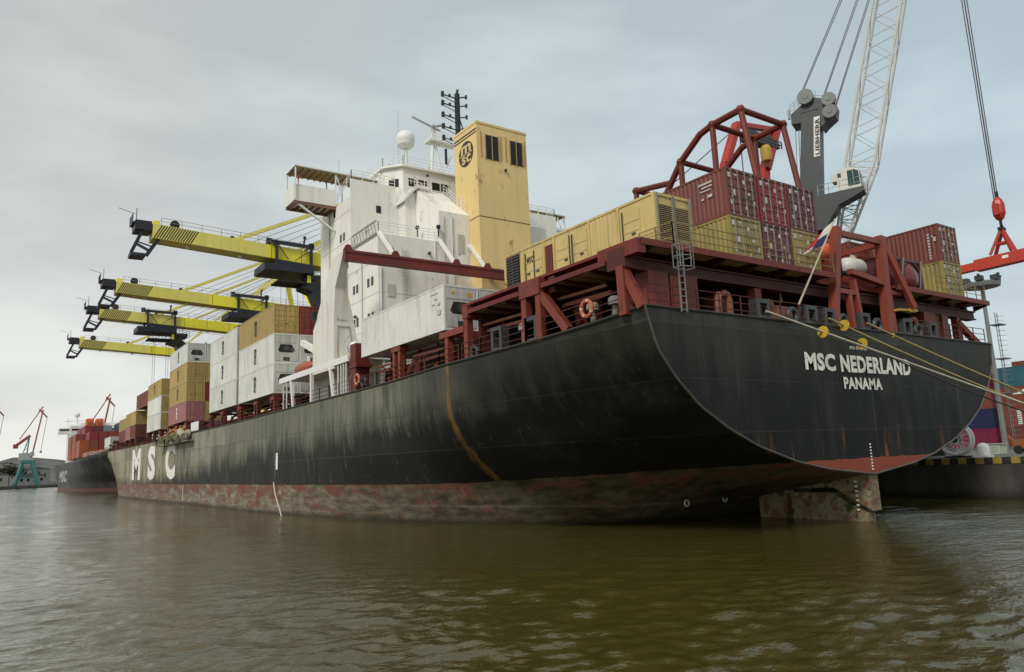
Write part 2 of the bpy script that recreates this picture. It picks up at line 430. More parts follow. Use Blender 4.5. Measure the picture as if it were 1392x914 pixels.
# ------------------------------------------------------------------ the big ship's hull
def hull_mat():
    t = NT('weathered_black_hull_paint')
    x, y, z = t.xyz()                       # y = metres forward of the transom, z = metres over the water
    v0 = t.vec((1,1,1), False)
    wob = t.math('MULTIPLY', t.math('SUBTRACT', t.noise(.7, 6, v0, .7), .5), .26)
    rise = t.math('MULTIPLY', t.ramp(t.math('DIVIDE', y, 20.0), 0.02, .95, (.62,)*3, (0,0,0)), 1.0)
    bz = t.math('ADD', t.math('ADD', 2.62, rise), wob)
    isboot = t.math('LESS_THAN', z, bz)
    # topsides
    streak = t.noise(1.0, 6, t.vec((.9, .9, .06), False), .68)
    fine = t.noise(1.0, 5, t.vec((3.2, 3.2, .10), False), .7)
    cloud = t.noise(.09, 4, v0, .5)
    fore = t.ramp(t.math('DIVIDE', t.math('ADD', y, t.math('MULTIPLY', t.math('SUBTRACT', cloud, .5), 26)), 40.0), .34, .62)   # 0 on the stern quarter, 1 forward of the house
    zlim = t.math('MAXIMUM', t.math('SUBTRACT', 6.6, t.math('MULTIPLY', y, .040)), 1.6)
    zz = t.math('ADD', t.math('SUBTRACT', z, zlim), t.math('MULTIPLY', t.math('SUBTRACT', t.noise(.16, 5, t.vec((1,.45,1), False), .6), .5), 2.6))
    zz = t.math('ADD', zz, t.math('MULTIPLY', t.math('SUBTRACT', streak, .5), 5.5))
    worn = t.ramp(t.math('DIVIDE', zz, 4.0), .05, .55)
    worn = t.math('MULTIPLY', worn, t.math('ADD', .13, t.math('MULTIPLY', fore, .87)))
    base = t.mix(fore, (.0070,.0070,.0072), (.019,.0195,.0175))
    far_ = t.ramp(t.math('DIVIDE', y, 150.0), .36, .72)
    base = t.mix(worn, base, t.mix(far_, (.185,.192,.145), (.345,.322,.210)))
    tops = t.ramp(t.math('DIVIDE', z, 10.0), .50, .95)
    base = t.mix(t.math('MULTIPLY', t.math('MULTIPLY', t.ramp(streak, .47, .72), tops), t.math('ADD', .12, t.math('MULTIPLY', fore, .40))), base, (.24,.245,.205))
    dk = t.ramp(t.noise(.8, 5, t.vec((1, .5, .16), False), .6), .50, .70)
    base = t.mix(t.math('MULTIPLY', dk, .72), base, (.026,.027,.023))
    # plate seams
    br = t.n.new('ShaderNodeTexBrick'); mp = t.n.new('ShaderNodeMapping'); mp.inputs['Rotation'].default_value = (0,0,0)
    cmbn = t.n.new('ShaderNodeCombineXYZ'); t.l.new(t.math('ADD', y, t.math('MULTIPLY', x, t.math('LESS_THAN', y, .3))), cmbn.inputs[0]); t.l.new(z, cmbn.inputs[1])
    t.l.new(cmbn.outputs[0], br.inputs['Vector']); br.inputs['Scale'].default_value = 1.0
    br.inputs['Brick Width'].default_value = 11.0; br.inputs['Row Height'].default_value = 2.35; br.inputs['Mortar Size'].default_value = .035; br.inputs['Color1'].default_value = (0,0,0,1); br.inputs['Color2'].default_value = (1,1,1,1); br.offset = .37
    br.inputs['Mortar Smooth'].default_value = .4
    base = t.mix(t.math('MULTIPLY', t.ramp(fine, .50, .66), t.math('ADD', .22, t.math('MULTIPLY', fore, .33))), base, (.012,.012,.011))
    base = t.mix(t.math('MULTIPLY', t.ramp(t.noise(1.0, 4, t.vec((2.2, 2.2, .05), False), .7), .62, .70), t.math('ADD', .18, t.math('MULTIPLY', fore, .35))), base, (.19,.19,.165))
    scrape = t.ramp(t.noise(1.0, 6, t.vec((.5, .22, 2.6), False), .7), .665, .70)
    base = t.mix(t.math('MULTIPLY', scrape, .55), base, (.105,.100,.085))
    # plates differ a little from their neighbours, with pale weld lines between
    pl = t.ramp(t.math('MULTIPLY', br.outputs['Color'], 1.0), .0, 1.0, (.74,)*3, (1.12,)*3)
    base = t.mix(1.0, base, pl, 'MULTIPLY')
    base = t.mix(t.math('MULTIPLY', br.outputs['Fac'], t.math('ADD', .22, t.math('MULTIPLY', fore, .33))), base, (.070,.070,.062))
    # rust tears below the scuppers, and a few round the transom's foot
    aft = t.math('LESS_THAN', y, .3)
    tear = t.ramp(t.math('ADD', t.noise(1.0, 5, t.vec((1.1, 1.2, .10), False), .7), t.math('MULTIPLY', aft, .06)), .64, .72)
    tearz = t.ramp(t.math('DIVIDE', z, 10.0), .34, .50, (1,1,1), (.0,.0,.0))
    base = t.mix(t.math('MULTIPLY', t.math('MULTIPLY', tear, tearz), t.math('ADD', .25, t.math('MULTIPLY', aft, .65))), base, (.22,.085,.026))
    # the ochre run at the frame 16 m forward of the transom
    dist = t.math('ABSOLUTE', t.math('SUBTRACT', y, t.math('ADD', 16.15, t.math('MULTIPLY', t.math('SUBTRACT', t.noise(.8, 4, v0), .5), .9))))
    run = t.ramp(t.math('DIVIDE', dist, 1.0), .16, .42, (1,1,1), (0,0,0))
    run = t.math('MULTIPLY', run, t.ramp(t.noise(1.3, 5, t.vec((1,1,.4), False)), .34, .6))
    run = t.math('MULTIPLY', run, t.math('GREATER_THAN', y, 5))
    base = t.mix(t.math('MULTIPLY', run, .8), base, (.24,.135,.030))
    # boot topping, scraped and fouled
    dg = t.n.new('ShaderNodeMapping'); dg.inputs['Rotation'].default_value = (R(24),0,0); dg.inputs['Scale'].default_value = (1,.34,1.25); t.l.new(t.tc.outputs['Object'], dg.inputs[0])
    foul = t.noise(.85, 9, dg.outputs[0], .74)
    aftf = t.ramp(t.math('DIVIDE', y, 100.0), .25, .95, (.10,)*3, (-.0,)*3)
    aftq = t.ramp(t.math('DIVIDE', y, 100.0), .12, .62, (.075,)*3, (0,0,0))
    ff = t.ramp(t.math('ADD', t.math('ADD', foul, aftq), t.math('SUBTRACT', t.ramp(t.math('DIVIDE', z, 2.7), .1, 1.0, (.10,)*3, (0,0,0)), .0)), .50, .60)
    red = t.mix(t.noise(.5, 5, v0), (.19,.046,.030), (.17,.085,.060))
    red = t.mix(t.math('MULTIPLY', t.ramp(t.noise(2.2, 5, t.vec((1,.6,.3), False)), .5, .7), .6), red, (.17,.135,.10))
    gf = t.ramp(t.math('DIVIDE', y, 60.0), .30, .80)
    green = t.mix(t.ramp(t.noise(1.3, 6, t.vec((1,.35,1.6), False), .65), .38, .62), t.mix(gf, (.125,.112,.070), (.30,.28,.20)), t.mix(gf, (.040,.038,.022), (.13,.115,.07)))
    boot = t.mix(ff, red, green)
    tide = t.ramp(t.math('ABSOLUTE', t.math('SUBTRACT', t.math('ADD', z, t.math('MULTIPLY', t.noise(.5, 5, v0, .7), .35)), 1.35)), .02, .13, (1,1,1), (0,0,0))
    boot = t.mix(t.math('MULTIPLY', tide, .5), boot, (.20,.185,.14))
    vert = t.ramp(t.noise(1.0, 5, t.vec((2.4,2.4,.16), False), .7), .50, .68)
    boot = t.mix(t.math('MULTIPLY', vert, .55), boot, (.052,.034,.022))
    wl = t.ramp(t.math('ADD', z, t.math('MULTIPLY', t.noise(1.2, 4, v0), .5)), .35, .75, (1,1,1), (0,0,0))
    boot = t.mix(t.math('MULTIPLY', wl, .8), boot, (.035,.034,.020))
    boot = t.mix(t.math('MULTIPLY', aft, .9), boot, t.mix(t.noise(1.5, 5, v0), (.33,.068,.032), (.19,.045,.024)))
    c = t.mix(isboot, base, boot)
    t.set('Base Color', c)
    t.set('Roughness', t.math('ADD', .46, t.math('MULTIPLY', streak, .3))); t.set('Specular IOR Level', .30)
    hb = t.math('ADD', t.math('MULTIPLY', t.noise(.42, 3, v0), .8), t.math('MULTIPLY', br.outputs['Fac'], .10))
    t.bump(hb, .34, .25)
    return t.m
M_HULL = hull_mat()
DECK = [(21.6,10.05),(25,9.80),(30,9.68),(38,9.62),(46,9.40),(68,9.34),(83,9.25),(110,9.27),(139,9.37),(165,9.5),(193,9.72),(205,10.0),(216,10.7),(229,11.2)]
def deck_z(y): return float(np.interp(y, [a for a,_ in DECK], [b for _,b in DECK]))
def mid(wlh, h26, h50, top, bot=None, turn=None):
    return lambda Y: ([(0,-1.5),(bot or wlh-.6,-1.5)], [(bot or wlh-.6,-1.5),(wlh,0),(h26,2.6),(h50,5.0),((h50+top)/2,7.0),(top,8.6),(top,deck_z(Y))])
ST = {
 21.6: ([(0,2.4),(4,2.82)], [(4,2.82),(6.4,3.25),(9.2,4.05),(11.2,4.9),(12.9,5.85),(14.35,7.13),(15.25,8.3),(15.8,10.05)]),
 24.5: ([(0,1.9),(5,2.35)], [(5,2.35),(8,3.1),(11.2,4.4),(13.4,5.9),(14.9,7.6),(15.6,8.8),(15.95,9.83)]),
 28.5: ([(0,1.15),(5,1.5)], [(5,1.5),(8,2.2),(11,3.4),(13.3,5.0),(15,7),(15.8,8.6),(16.05,9.70)]),
 32.5: ([(0,-.5),(6,-.2)], [(6,-.2),(7.5,.1),(9.5,1.0),(11.6,2.4),(13.8,4.4),(15.2,6.4),(15.9,8.4),(16.1,9.66)]),
 38.0: ([(0,-1.5),(9.7,-1.2)], [(9.7,-1.2),(10.8,.1),(12.48,2.68),(13.4,3.3),(14.24,4.06),(14.97,4.94),(15.45,5.59),(15.81,6.45),(16.02,7.52),(16.1,9.62)]),
 44.0: ([(0,-1.5),(12,-1.5)], [(12,-1.5),(13,0),(14.3,2.6),(15.3,4.6),(15.9,6.6),(16.1,8),(16.1,9.46)]),
 50.0: ([(0,-1.5),(13.8,-1.5)], [(13.8,-1.5),(14.4,0),(15.2,2.6),(15.8,4.6),(16.1,6.6),(16.1,9.39)]),
 57.0: ([(0,-1.5),(14.6,-1.5)], [(14.6,-1.5),(15.0,0),(15.7,2.6),(16.0,4.6),(16.1,6.6),(16.1,9.37)]),
}
for Y, a in ((70,(15.9,16.0,16.1,16.1)),(85,(16.1,16.1,16.1,16.1)),(120,(16.1,16.1,16.1,16.1)),(168,(16.0,16.05,16.1,16.1)),(180,(15.0,15.3,15.8,16.1)),(190,(13.4,13.9,14.8,15.9)),
             (200,(11.0,11.7,12.9,15.0)),(208,(8.2,9.0,10.6,13.6)),(216,(4.6,5.5,7.4,11.0)),(222,(1.4,2.2,4.0,7.8)),(226,(.2,.4,1.3,4.6)),(229,(.05,.08,.12,1.0))):
    ST[float(Y)] = mid(*a, bot=max(.03, a[0]-.5))(Y)
def resamp(poly, k):
    P = np.array(poly, float); d = np.r_[0, np.cumsum(np.hypot(*(P[1:]-P[:-1]).T))]
    s = np.linspace(0, d[-1], k); return np.c_[np.interp(s, d, P[:,0]), np.interp(s, d, P[:,1])]
def hermite(xs, ys, x):
    # monotone cubic through stations
    xs = np.array(xs); ys = np.array(ys); h = np.diff(xs); dl = (ys[1:]-ys[:-1])/h[:,None]
    mm = np.zeros_like(ys); mm[0] = dl[0]; mm[-1] = dl[-1]
    for i in range(1, len(xs)-1):
        a, b = dl[i-1], dl[i]; same = (a*b) > 0; w1 = 2*h[i]+h[i-1]; w2 = h[i]+2*h[i-1]
        with np.errstate(divide='ignore', invalid='ignore'):
            mm[i] = np.where(same, (w1+w2)/(w1/np.where(a==0,1,a)+w2/np.where(b==0,1,b)), 0)
    i = min(max(np.searchsorted(xs, x)-1, 0), len(h)-1); t_ = (x-xs[i])/h[i]
    return ((2*t_**3-3*t_**2+1)*ys[i] + (t_**3-2*t_**2+t_)*h[i]*mm[i] + (-2*t_**3+3*t_**2)*ys[i+1] + (t_**3-t_**2)*h[i]*mm[i+1])
def section_tables(ST):
    ys = sorted(ST); return ys, np.array([np.vstack([resamp(ST[y][0], 7), resamp(ST[y][1], 30)[1:]]) for y in ys]).reshape(len(ys), -1)
def hull_builder(ST, ylist, cx, end_face=True):
    ys, T = section_tables(ST); mb = MB(); n = 36; rows = []
    S = [hermite(ys, T, y).reshape(-1, 2) for y in ylist]
    for sgn in (-1, 1):
        v = [(cx + sgn*p[0], y, p[1]) for y, s in zip(ylist, S) for p in s]; f = []
        for i in range(len(ylist)-1):
            for k in range(n-1): f.append((i*n+k, i*n+k+1, (i+1)*n+k+1, (i+1)*n+k))
        mb.add(v, f)
    if end_face:
        s = S[0]; y = ylist[0]
        for k in range(n-1):
            mb.add([(cx-s[k][0], y, s[k][1]), (cx+s[k][0], y, s[k][1]), (cx+s[k+1][0], y, s[k+1][1]), (cx-s[k+1][0], y, s[k+1][1])], [(0,1,2,3)])
    v = []
    for y, s in zip(ylist, S): v += [(cx-s[-1][0]+.02, y, s[-1][1]-.06), (cx+s[-1][0]-.02, y, s[-1][1]-.06)]
    deck = MB().add(v, [(2*i, 2*i+1, 2*i+3, 2*i+2) for i in range(len(ylist)-1)])
    return mb, deck, S

SHIP = thing('container_ship', (XC, TY, 0), 'large black-hulled container ship with white house and buff funnel, moored stern towards us', 'container ship')
yl = sorted(set(list(np.arange(21.6, 46, .8)) + list(np.arange(46, 170, 4.0)) + list(np.arange(170, 229.1, 1.5)) + [229.0]))
hm, dm, SEC = hull_builder(ST, yl, XC)
HULL = obj('hull', hm, M_HULL, SHIP, smooth=True, ang=50)
obj('deck', dm, M_RED2, SHIP)
# rim round the transom
s0 = SEC[0]
rim = MB(); rim.path([(XC-p[0], 21.58, p[1]) for p in s0[::-1]] + [(XC+p[0], 21.58, p[1]) for p in s0[1:]], .055, 6)
obj('transom_edge', rim, paint('scuffed_edge_paint', (.085,.08,.07), .5, .5, .3), SHIP, smooth=True)
rub = MB()
for sgn in (-1, 1):
    rub.path([(XC+sgn*(s[-1][0]+.02), y, s[-1][1]) for y, s in zip(yl, SEC)], .07, 6)
rub.path([(XC-15.75, 21.6, 10.06), (XC+15.75, 21.6, 10.06)], .07, 6)
obj('gunwale', rub, paint('dark_gunwale_paint', (.03,.028,.025), .5, .5, .3), SHIP, smooth=True)
# rudder and its horn
def foul_mat():
    t = NT('fouled_red_underwater_paint'); v = t.vec((1,1,1), False)
    c = t.mix(t.ramp(t.noise(1.4, 8, v, .75), .42, .53), (.150,.060,.036), (.215,.195,.110))
    c = t.mix(t.ramp(t.noise(1.3, 6, v, .65), .53, .62), c, (.045,.052,.014))
    t.set('Base Color', c); t.set('Roughness', .75); t.bump(t.noise(7, 4, v), .3, .03); return t.m
M_FOUL = foul_mat()
k = MB(); k.prism([(28.65,-1.5),(28.55,1.45),(21.68,2.46),(21.66,.55),(23.75,1.72),(26.78,1.66),(26.78,-1.5)], 'x', XC-.42, XC+.42)
obj('rudder_horn', k, M_FOUL, SHIP)
k = MB(); k.prism([(26.45,-1.5),(26.45,1.42),(23.95,1.46),(22.0,.40),(22.0,-1.5)], 'x', XC-.36, XC+.36)
RUD = obj('rudder', k, M_FOUL, SHIP)
k = MB()
for (x, y, z) in ((31.9,29.5,1.20),(34.7,29.15,1.28)):
    k.torus((x, y-.25, z-.05), .17, .05, 'y', 12, 6)
obj('lifting_lug', k, plain('pale_lug_paint', (.45,.43,.36), .6), SHIP)
# lettering on the hull
T_ = TY - .035
k = text_mb("MSC", (32.75,T_,7.68), U_AFT, VZ, 2.62, .90, .045); text_mb("NEDERLAND", (35.83,T_,7.68), U_AFT, VZ, 6.97, .90, .045, k)
obj('ship_name', k, M_LWHITE, SHIP)
obj('home_port', text_mb("PANAMA", (35.93,T_,6.80), U_AFT, VZ, 3.65, .62, .038), M_LWHITE, SHIP)
obj('registration_number', text_mb("IMO 8918954", (36.85,T_,8.90), U_AFT, VZ, 1.62, .19, .02), M_LWHITE, SHIP)
for ch, y0, wd in (('M', 154.5, 9.2), ('S', 137.9, 6.9), ('C', 122.6, 7.2)):
    obj('hull_letter', text_mb(ch, (XP-.04, y0, 3.30), U_PORT, VZ, wd, 5.5, .055), M_LWHITE, SHIP)
k = MB(); k.box(XP-.03, XP-.005, 69.0, 69.5, 4.0, 5.5); obj('pilot_mark', k, M_LWHITE, SHIP)
k = MB(); k.box(XP-.03, XP+.0, 109.6, 109.95, .35, 2.5); k.box(XP-.03, XP, 127.4, 127.7, 4.9, 6.1); obj('load_mark', k, plain('faded_mark_paint', (.42,.40,.36), .7), SHIP)
k = MB()
for i in range(9):
    k.box(37.66, 37.75, T_, TY+.01, 2.62+i*.16, 2.69+i*.16)
for i in range(7): k.box(XC-.45, XC-.415, 22.35, 22.50, .55+i*.24, .63+i*.24)
obj('draught_marks', k, M_LWHITE, SHIP)

# ------------------------------------------------------------------ house, wings, funnel, masts
HX0, HX1 = 25.79, 49.77
def mir(x): return 2*XC - x
k = MB()
k.box(HX0, HX1, 61.4, 69.0, 9.3, 28.5)                       # forward block
k.box(HX0, HX1, 55.7, 61.397, 9.3, 22.2)                     # after block
k.box(HX0, 30.35, 61.4, 61.55, 28.5, 30.15); k.box(mir(30.35), HX1, 61.4, 61.55, 28.5, 30.15)   # bridge deck bulwark aft
k.box(HX0, 31.74, 55.7, 55.85, 22.2, 23.35); k.box(40.9, HX1, 55.7, 55.85, 22.2, 23.35)
k.box(HX0, HX0+.15, 55.85, 61.39, 22.2, 23.35); k.box(HX1-.15, HX1, 55.85, 61.39, 22.2, 23.35)
HOUSE = obj('superstructure', k, M_WHITE, SHIP)
for a, b in ((31.75, 34.97), (40.63, mir(31.75))):
    k = MB(); k.prism([(55.66,21.4),(55.66,26.25),(60.3,29.9),(61.39,29.9),(61.39,21.4)], 'x', a, b)
    obj('engine_casing', k, M_WHITE, HOUSE)
k = MB()
k.prism([(30.35,28.2),(30.35,28.5),(31.7,30.0),(33.3,30.0),(33.3,29.75),(31.8,29.72)], 'y', 59.6, 61.395)  # sloping ledge
k.box(30.6, 31.74, 60.0, 61.39, 22.2, 29.3)                  # trunk under the ledge
obj('vent_trunk', k, M_WHITE, HOUSE)
# wheelhouse
k = MB()
k.prism([(31.3,61.7),(44.3,61.7),(45.6,63.2),(45.6,68.6),(30.0,68.6),(30.0,63.2)], 'z', 28.5, 32.45)
k.prism([(31.1,61.4),(44.5,61.4),(45.9,63.0),(45.9,69.0),(29.7,69.0),(29.7,63.0)], 'z', 32.45, 32.65)
WHL = obj('wheelhouse', k, M_WHITE, SHIP)
def pane(mbx): return obj('window', mbx, M_GLASS, WHL)
for a, b in ((31.9,32.7),(32.85,33.9),(34.5,35.35),(35.45,36.25),(39.2,40.2),(40.4,41.4),(41.8,42.8)):
    k = MB(); k.box(a, b, 61.66, 61.70, 30.65, 31.45); pane(k)
k = MB(); k.beam((30.33,62.8,30.9),(31.0,62.03,30.9),.06,.8); pane(k)
k = MB(); k.box(34.35, 36.4, 61.60, 61.655, 31.45, 31.56); k.box(34.35,36.4,61.60,61.655,30.52,30.63); k.box(35.36,35.44,61.6,61.655,30.63,31.45); obj('window_frame', k, M_WHITE, WHL)
k = MB(); k.rail([(31.3,61.6,32.65),(44.4,61.6,32.65)], .95, 1.3, 3, .022); k.rail([(31.3,61.6,32.65),(29.9,63.2,32.65),(29.9,68,32.65)], .95, 1.3, 3, .022); obj('railing', k, M_WHITE2, WHL)
# bridge wings
for sg in (0, 1):
    X = (lambda x: x) if not sg else mir
    def bx(mb, a, b, *r): a, b = X(a), X(b); mb.box(min(a,b), max(a,b), *r)
    k = MB(); bx(k, XP, HX0-.003, 64.85, 67.3, 28.5, 28.62)
    bx(k, XP, HX0-.003, 64.85, 64.97, 28.62, 30.1); bx(k, XP, HX0-.003, 67.18, 67.3, 28.62, 30.1); bx(k, XP, XP+.12, 64.97, 67.18, 28.62, 30.1)
    WG = obj('bridge_wing', k, M_WHITE, SHIP)
    k = MB()
    for i in range(7): bx(k, XP+.25+i*.6, XP+.37+i*.6, 64.95, 67.2, 28.25, 28.497)
    bx(k, XP, HX0-.003, 64.90, 65.0, 28.2, 28.49); bx(k, XP, HX0-.003, 67.1, 67.2, 28.2, 28.49)
    obj('floor_beams', k, paint('rusty_underside_paint', (.22,.12,.07), .6, .5, .5), WG)
    k = MB(); k.beam((X(XP+.35),65.0,28.3),(X(HX0-.05),65.1,26.1),.18); obj('wing_strut', k, M_WHITE2, WG)
    k = MB(); bx(k, XP, 31.2, 64.6, 67.25, 31.78, 31.9); CAN = obj('wing_canopy', k, M_WHITE2, SHIP)
    k = MB(); bx(k, XP+.06, 31.1, 64.66, 67.2, 31.70, 31.777)
    for i in range(16): bx(k, XP+.3+i*.6, XP+.38+i*.6, 64.66, 67.2, 31.58, 31.699)
    obj('canopy_lining', k, M_TAN, CAN)
    for x in (XP+.1, XP+4.0, XP+5.6, XP+7.9):
        for y in (64.75, 67.1):
            k = MB(); k.beam((X(x), y, 28.6), (X(x), y, 31.7), .11)
            if x == XP+4.0 and y < 65: k.beam((X(XP+4.0),64.75,31.6),(X(XP+4.75),64.75,29.9),.1)
            obj('canopy_post', k, M_WHITE2, CAN)
    k = MB(); k.rail([(X(25.9),64.8,28.9),(X(25.9),61.48,30.15),(X(30.3),61.48,30.15)], .9, 1.1, 3, .025); obj('railing', k, M_WHITE2, WG)
k = MB(); k.beam((22.05,64.78,30.1),(22.05,64.78,30.9),.08); k.box(21.95,22.15,64.68,64.84,30.6,30.95); obj('side_light', k, paint('red_lamp_paint', (.35,.03,.02), .4, 0, .1), SHIP)
# windows in the house walls, rails, struts
def hwin(x0, x1, y0, y1, z0, z1): k = MB(); k.box(x0, x1, y0, y1, z0, z1); obj('window', k, M_GLASS, HOUSE)
for y in (57.71,56.91,60.8,60.08): hwin(HX0-.03, HX0-.004, y-.22, y+.22, 19.05, 19.8)
for y in (63.09,62.3): hwin(HX0-.03, HX0-.004, y-.22, y+.22, 21.8, 22.55)
for y in (63.79,63.02): hwin(HX0-.03, HX0-.004, y-.2, y+.2, 24.65, 25.4)
for y in (65.3,): hwin(HX0-.03, HX0-.004, y-.2, y+.2, 27.5, 28.2)
for z in (13.0, 16.0):
    for y in (57.7, 56.9, 60.8, 60.1): hwin(HX0-.03, HX0-.004, y-.22, y+.22, z, z+.75)
hwin(28.3, 28.8, 61.37, 61.396, 27.25, 27.95); 
k = MB()
for z in (15.3, 18.2, 21.05): k.box(HX0-.012, HX0-.003, 55.72, 68.9, z, z+.035); k.box(HX0+.05, 34.9, 55.688, 55.697, z, z+.03)
for z in (24.4, 27.2): k.box(HX0-.012, HX0-.003, 61.45, 68.9, z, z+.035)
obj('wall_seam', k, plain('grey_weld_seam', (.34,.33,.30), .6), HOUSE)
for pl in ([(HX0+.1,61.3,23.35),(HX0+.1,55.8,23.35),(31.6,55.8,23.35)],[(31.9,57.0,27.4),(31.9,60.5,29.9)],[(41,55.8,23.35),(49.6,55.8,23.35)]):
    k = MB(); k.rail(pl, 1.05, .9, 4, .02); obj('railing', k, M_WHITE2, HOUSE)
k = MB(); k.beam((HX0-.12,55.75,23.3),(HX0-.12,60.9,23.3),.08,.12); k.beam((HX0-.12,55.75,24.4),(HX0-.12,60.9,24.4),.08,.12)
for i in range(9): k.beam((HX0-.12,55.8+i*.62,23.3),(HX0-.12,56.2+i*.62,24.4),.05)
obj('gangway_rail', k, paint('dull_grey_rail', (.30,.29,.26), .6, .4, .3), HOUSE)
k = MB()
for a, b in (((25.9,55.66,23.4),(26.05,53.2,20.75)), ((31.66,55.6,23.5),(31.8,53.2,20.7)), ((34.8,55.6,23.4),(34.95,53.2,20.6)), ((mir(34.8),55.6,23.4),(mir(34.95),53.2,20.6)), ((mir(25.9),55.66,23.4),(mir(26.05),53.2,20.75))):
    k.beam(a, b, .26)
obj('beam_strut', k, M_WHITE, SHIP)
k = MB(); k.box(27.6,29.6,55.5,55.6,21.2,21.3); k.box(27.7,27.8,55.45,55.69,21.0,21.5); k.box(29.4,29.5,55.45,55.69,21.0,21.5)
k.box(33.9,34.6,55.6,55.65,20.6,22.4); k.path([(26.0,55.62,9.6),(26.0,55.62,20.4)],.06); k.path([(31.2,55.6,21.5),(31.2,55.6,24.2)],.05); k.path([(33.0,55.6,21.5),(33.0,55.6,25.6)],.04)
obj('wall_fittings', k, M_WHITE2, HOUSE)
k = MB()
for (x,y,z) in ((31.5,55.4,24.6),(31.1,58.6,25.4)): k.ball((x,y,z),.22,8); k.beam((x,y,z-.9),(x,y,z),.09)
obj('deck_lamp', k, M_DARK, HOUSE)
k = MB()
for x in (28.0, 28.4): k.beam((x,55.55,22.3),(x,55.55,11.5),.05)
for i in range(34): k.beam((28.0,55.55,11.7+i*.31),(28.4,55.55,11.7+i*.31),.035)
obj('wall_ladder', k, paint('grimy_white_trim', (.50,.48,.42), .5, .5, .4), HOUSE)
k = MB()
for x in (31.2, 31.45): k.path([(x,61.3,22.3),(x,61.3,28.3)],.05,6)
for x, y0 in ((33.1,55.6),(32.2,55.6)): k.path([(x,y0,12),(x,y0,25.8)],.045,6)
k.path([(HX0-.08,66.5,11),(HX0-.08,66.5,28)],.06,6); k.path([(HX0-.08,62.2,11),(HX0-.08,62.2,21)],.05,6); k.path([(HX0-.08,58.9,10),(HX0-.08,58.9,22)],.05,6)
obj('wall_pipe', k, paint('grimy_white_trim', (.50,.48,.42)), HOUSE)
for (x0,x1,y0,y1,z0,z1) in ((29.4,30.2,61.33,61.395,22.3,24.2),(33.6,34.3,55.60,55.655,22.4,24.3),(26.6,27.3,55.64,55.695,17.9,19.0),(29.0,29.6,55.64,55.695,15.2,16.2),(33.0,33.7,55.64,55.695,18.2,18.9)):
    k = MB(); k.box(x0,x1,y0,y1,z0,z1); obj('wall_hatch', k, paint('grey_white_hatch', (.52,.52,.47), .5, .5, .4), HOUSE)
for (x,y,z) in ((27.0,55.5,22.0),(30.6,55.5,22.1),(25.6,64.0,22.0),(25.6,60.2,16.9),(33.8,61.3,31.9),(38.0,53.85,30.6)):
    k = MB(); k.ball((x,y,z),.16,8); k.beam((x,y,z),(x,y+.2,z+.15),.06); obj('wall_lamp', k, M_GREY, HOUSE)
for pl in ([(30.4,59.7,30.0),(33.3,59.7,30.0)],[(34.9,56.2,26.7),(34.9,60.2,29.8)]):
    k = MB(); k.rail(pl,.9,.8,3,.02); obj('railing', k, M_WHITE2, HOUSE)
k = MB()
for i in range(5): k.lathe((31.9+i*2.9,66.2,32.65),[(.3,0),(.22,.5),(.4,.6),(.38,1.0)],10)
k.box(33.0,34.2,64.6,66,32.66,33.6); k.box(41,42.5,63.5,65.5,32.66,33.4); obj('roof_locker', k, M_WHITE2, WHL)
# leaning white legs that carry the athwartship beam
for sg in (0, 1):
    X = (lambda x: x) if not sg else mir
    k = MB()
    def slab(lev):
        vs = []
        for (z, ya, yf, xi) in lev: vs += [(X(XP), ya, z), (X(xi), ya, z), (X(xi), yf, z), (X(XP), yf, z)]
        f = [(0,1,2,3), tuple(len(vs)-4+i for i in (3,2,1,0))]
        for i in range(len(lev)-1):
            for j in range(4): f.append((i*4+j, i*4+(j+1)%4, (i+1)*4+(j+1)%4, (i+1)*4+j))
        k.add(vs, f)
    slab([(11.6,55.2,60.0,24.1),(15.3,55.2,59.8,23.4),(18.0,54.9,57.5,22.65),(20.3,53.3,55.6,22.15),(20.55,53.2,55.2,22.1)])
    LEG = obj('gantry_leg', k, paint('ochre_stained_white_paint', (.74,.73,.66), .45, .45, .75, .06, .45, (.50,.36,.14), (.50,.40,.19)), SHIP)
    k = MB()
    for (za, zb, xa, xb, xc, xd) in ((12.3,15.0,21.98,23.4,21.98,22.95),(15.5,17.6,21.98,22.75,21.98,22.35)):
        ya = 55.19 if za < 16 else 55.1
        k.path([(X(xa),ya,za),(X(xb),ya,za),(X(xd),ya-.05,zb),(X(xc),ya-.05,zb),(X(xa),ya,za)], .045, 5)
    obj('panel_frame', k, paint('rusty_white_trim', (.45,.40,.30), .5, .6, .4), LEG)
    k = MB(); a, b = X(XP-.35), X(XP-.004); k.box(min(a,b), max(a,b), 58.9, 59.5, 16.2, 16.8); obj('flood_lamp', k, M_DARK, LEG)
k = MB(); k.box(XP, XS, 52.75, 53.2, 19.72, 20.0); k.box(XP, XS, 52.82, 53.12, 20.0, 20.42); k.box(XP, XS, 52.75, 53.2, 20.42, 20.62)
for x in (22.0, 26.05, 31.8, 34.95, 40.6, 45): k.prism([(x-.4,20.62),(x+.4,20.62),(x+.15,21.05),(x-.15,21.05)], 'y', 52.85, 53.1)
obj('athwart_beam', k, M_RED, SHIP)

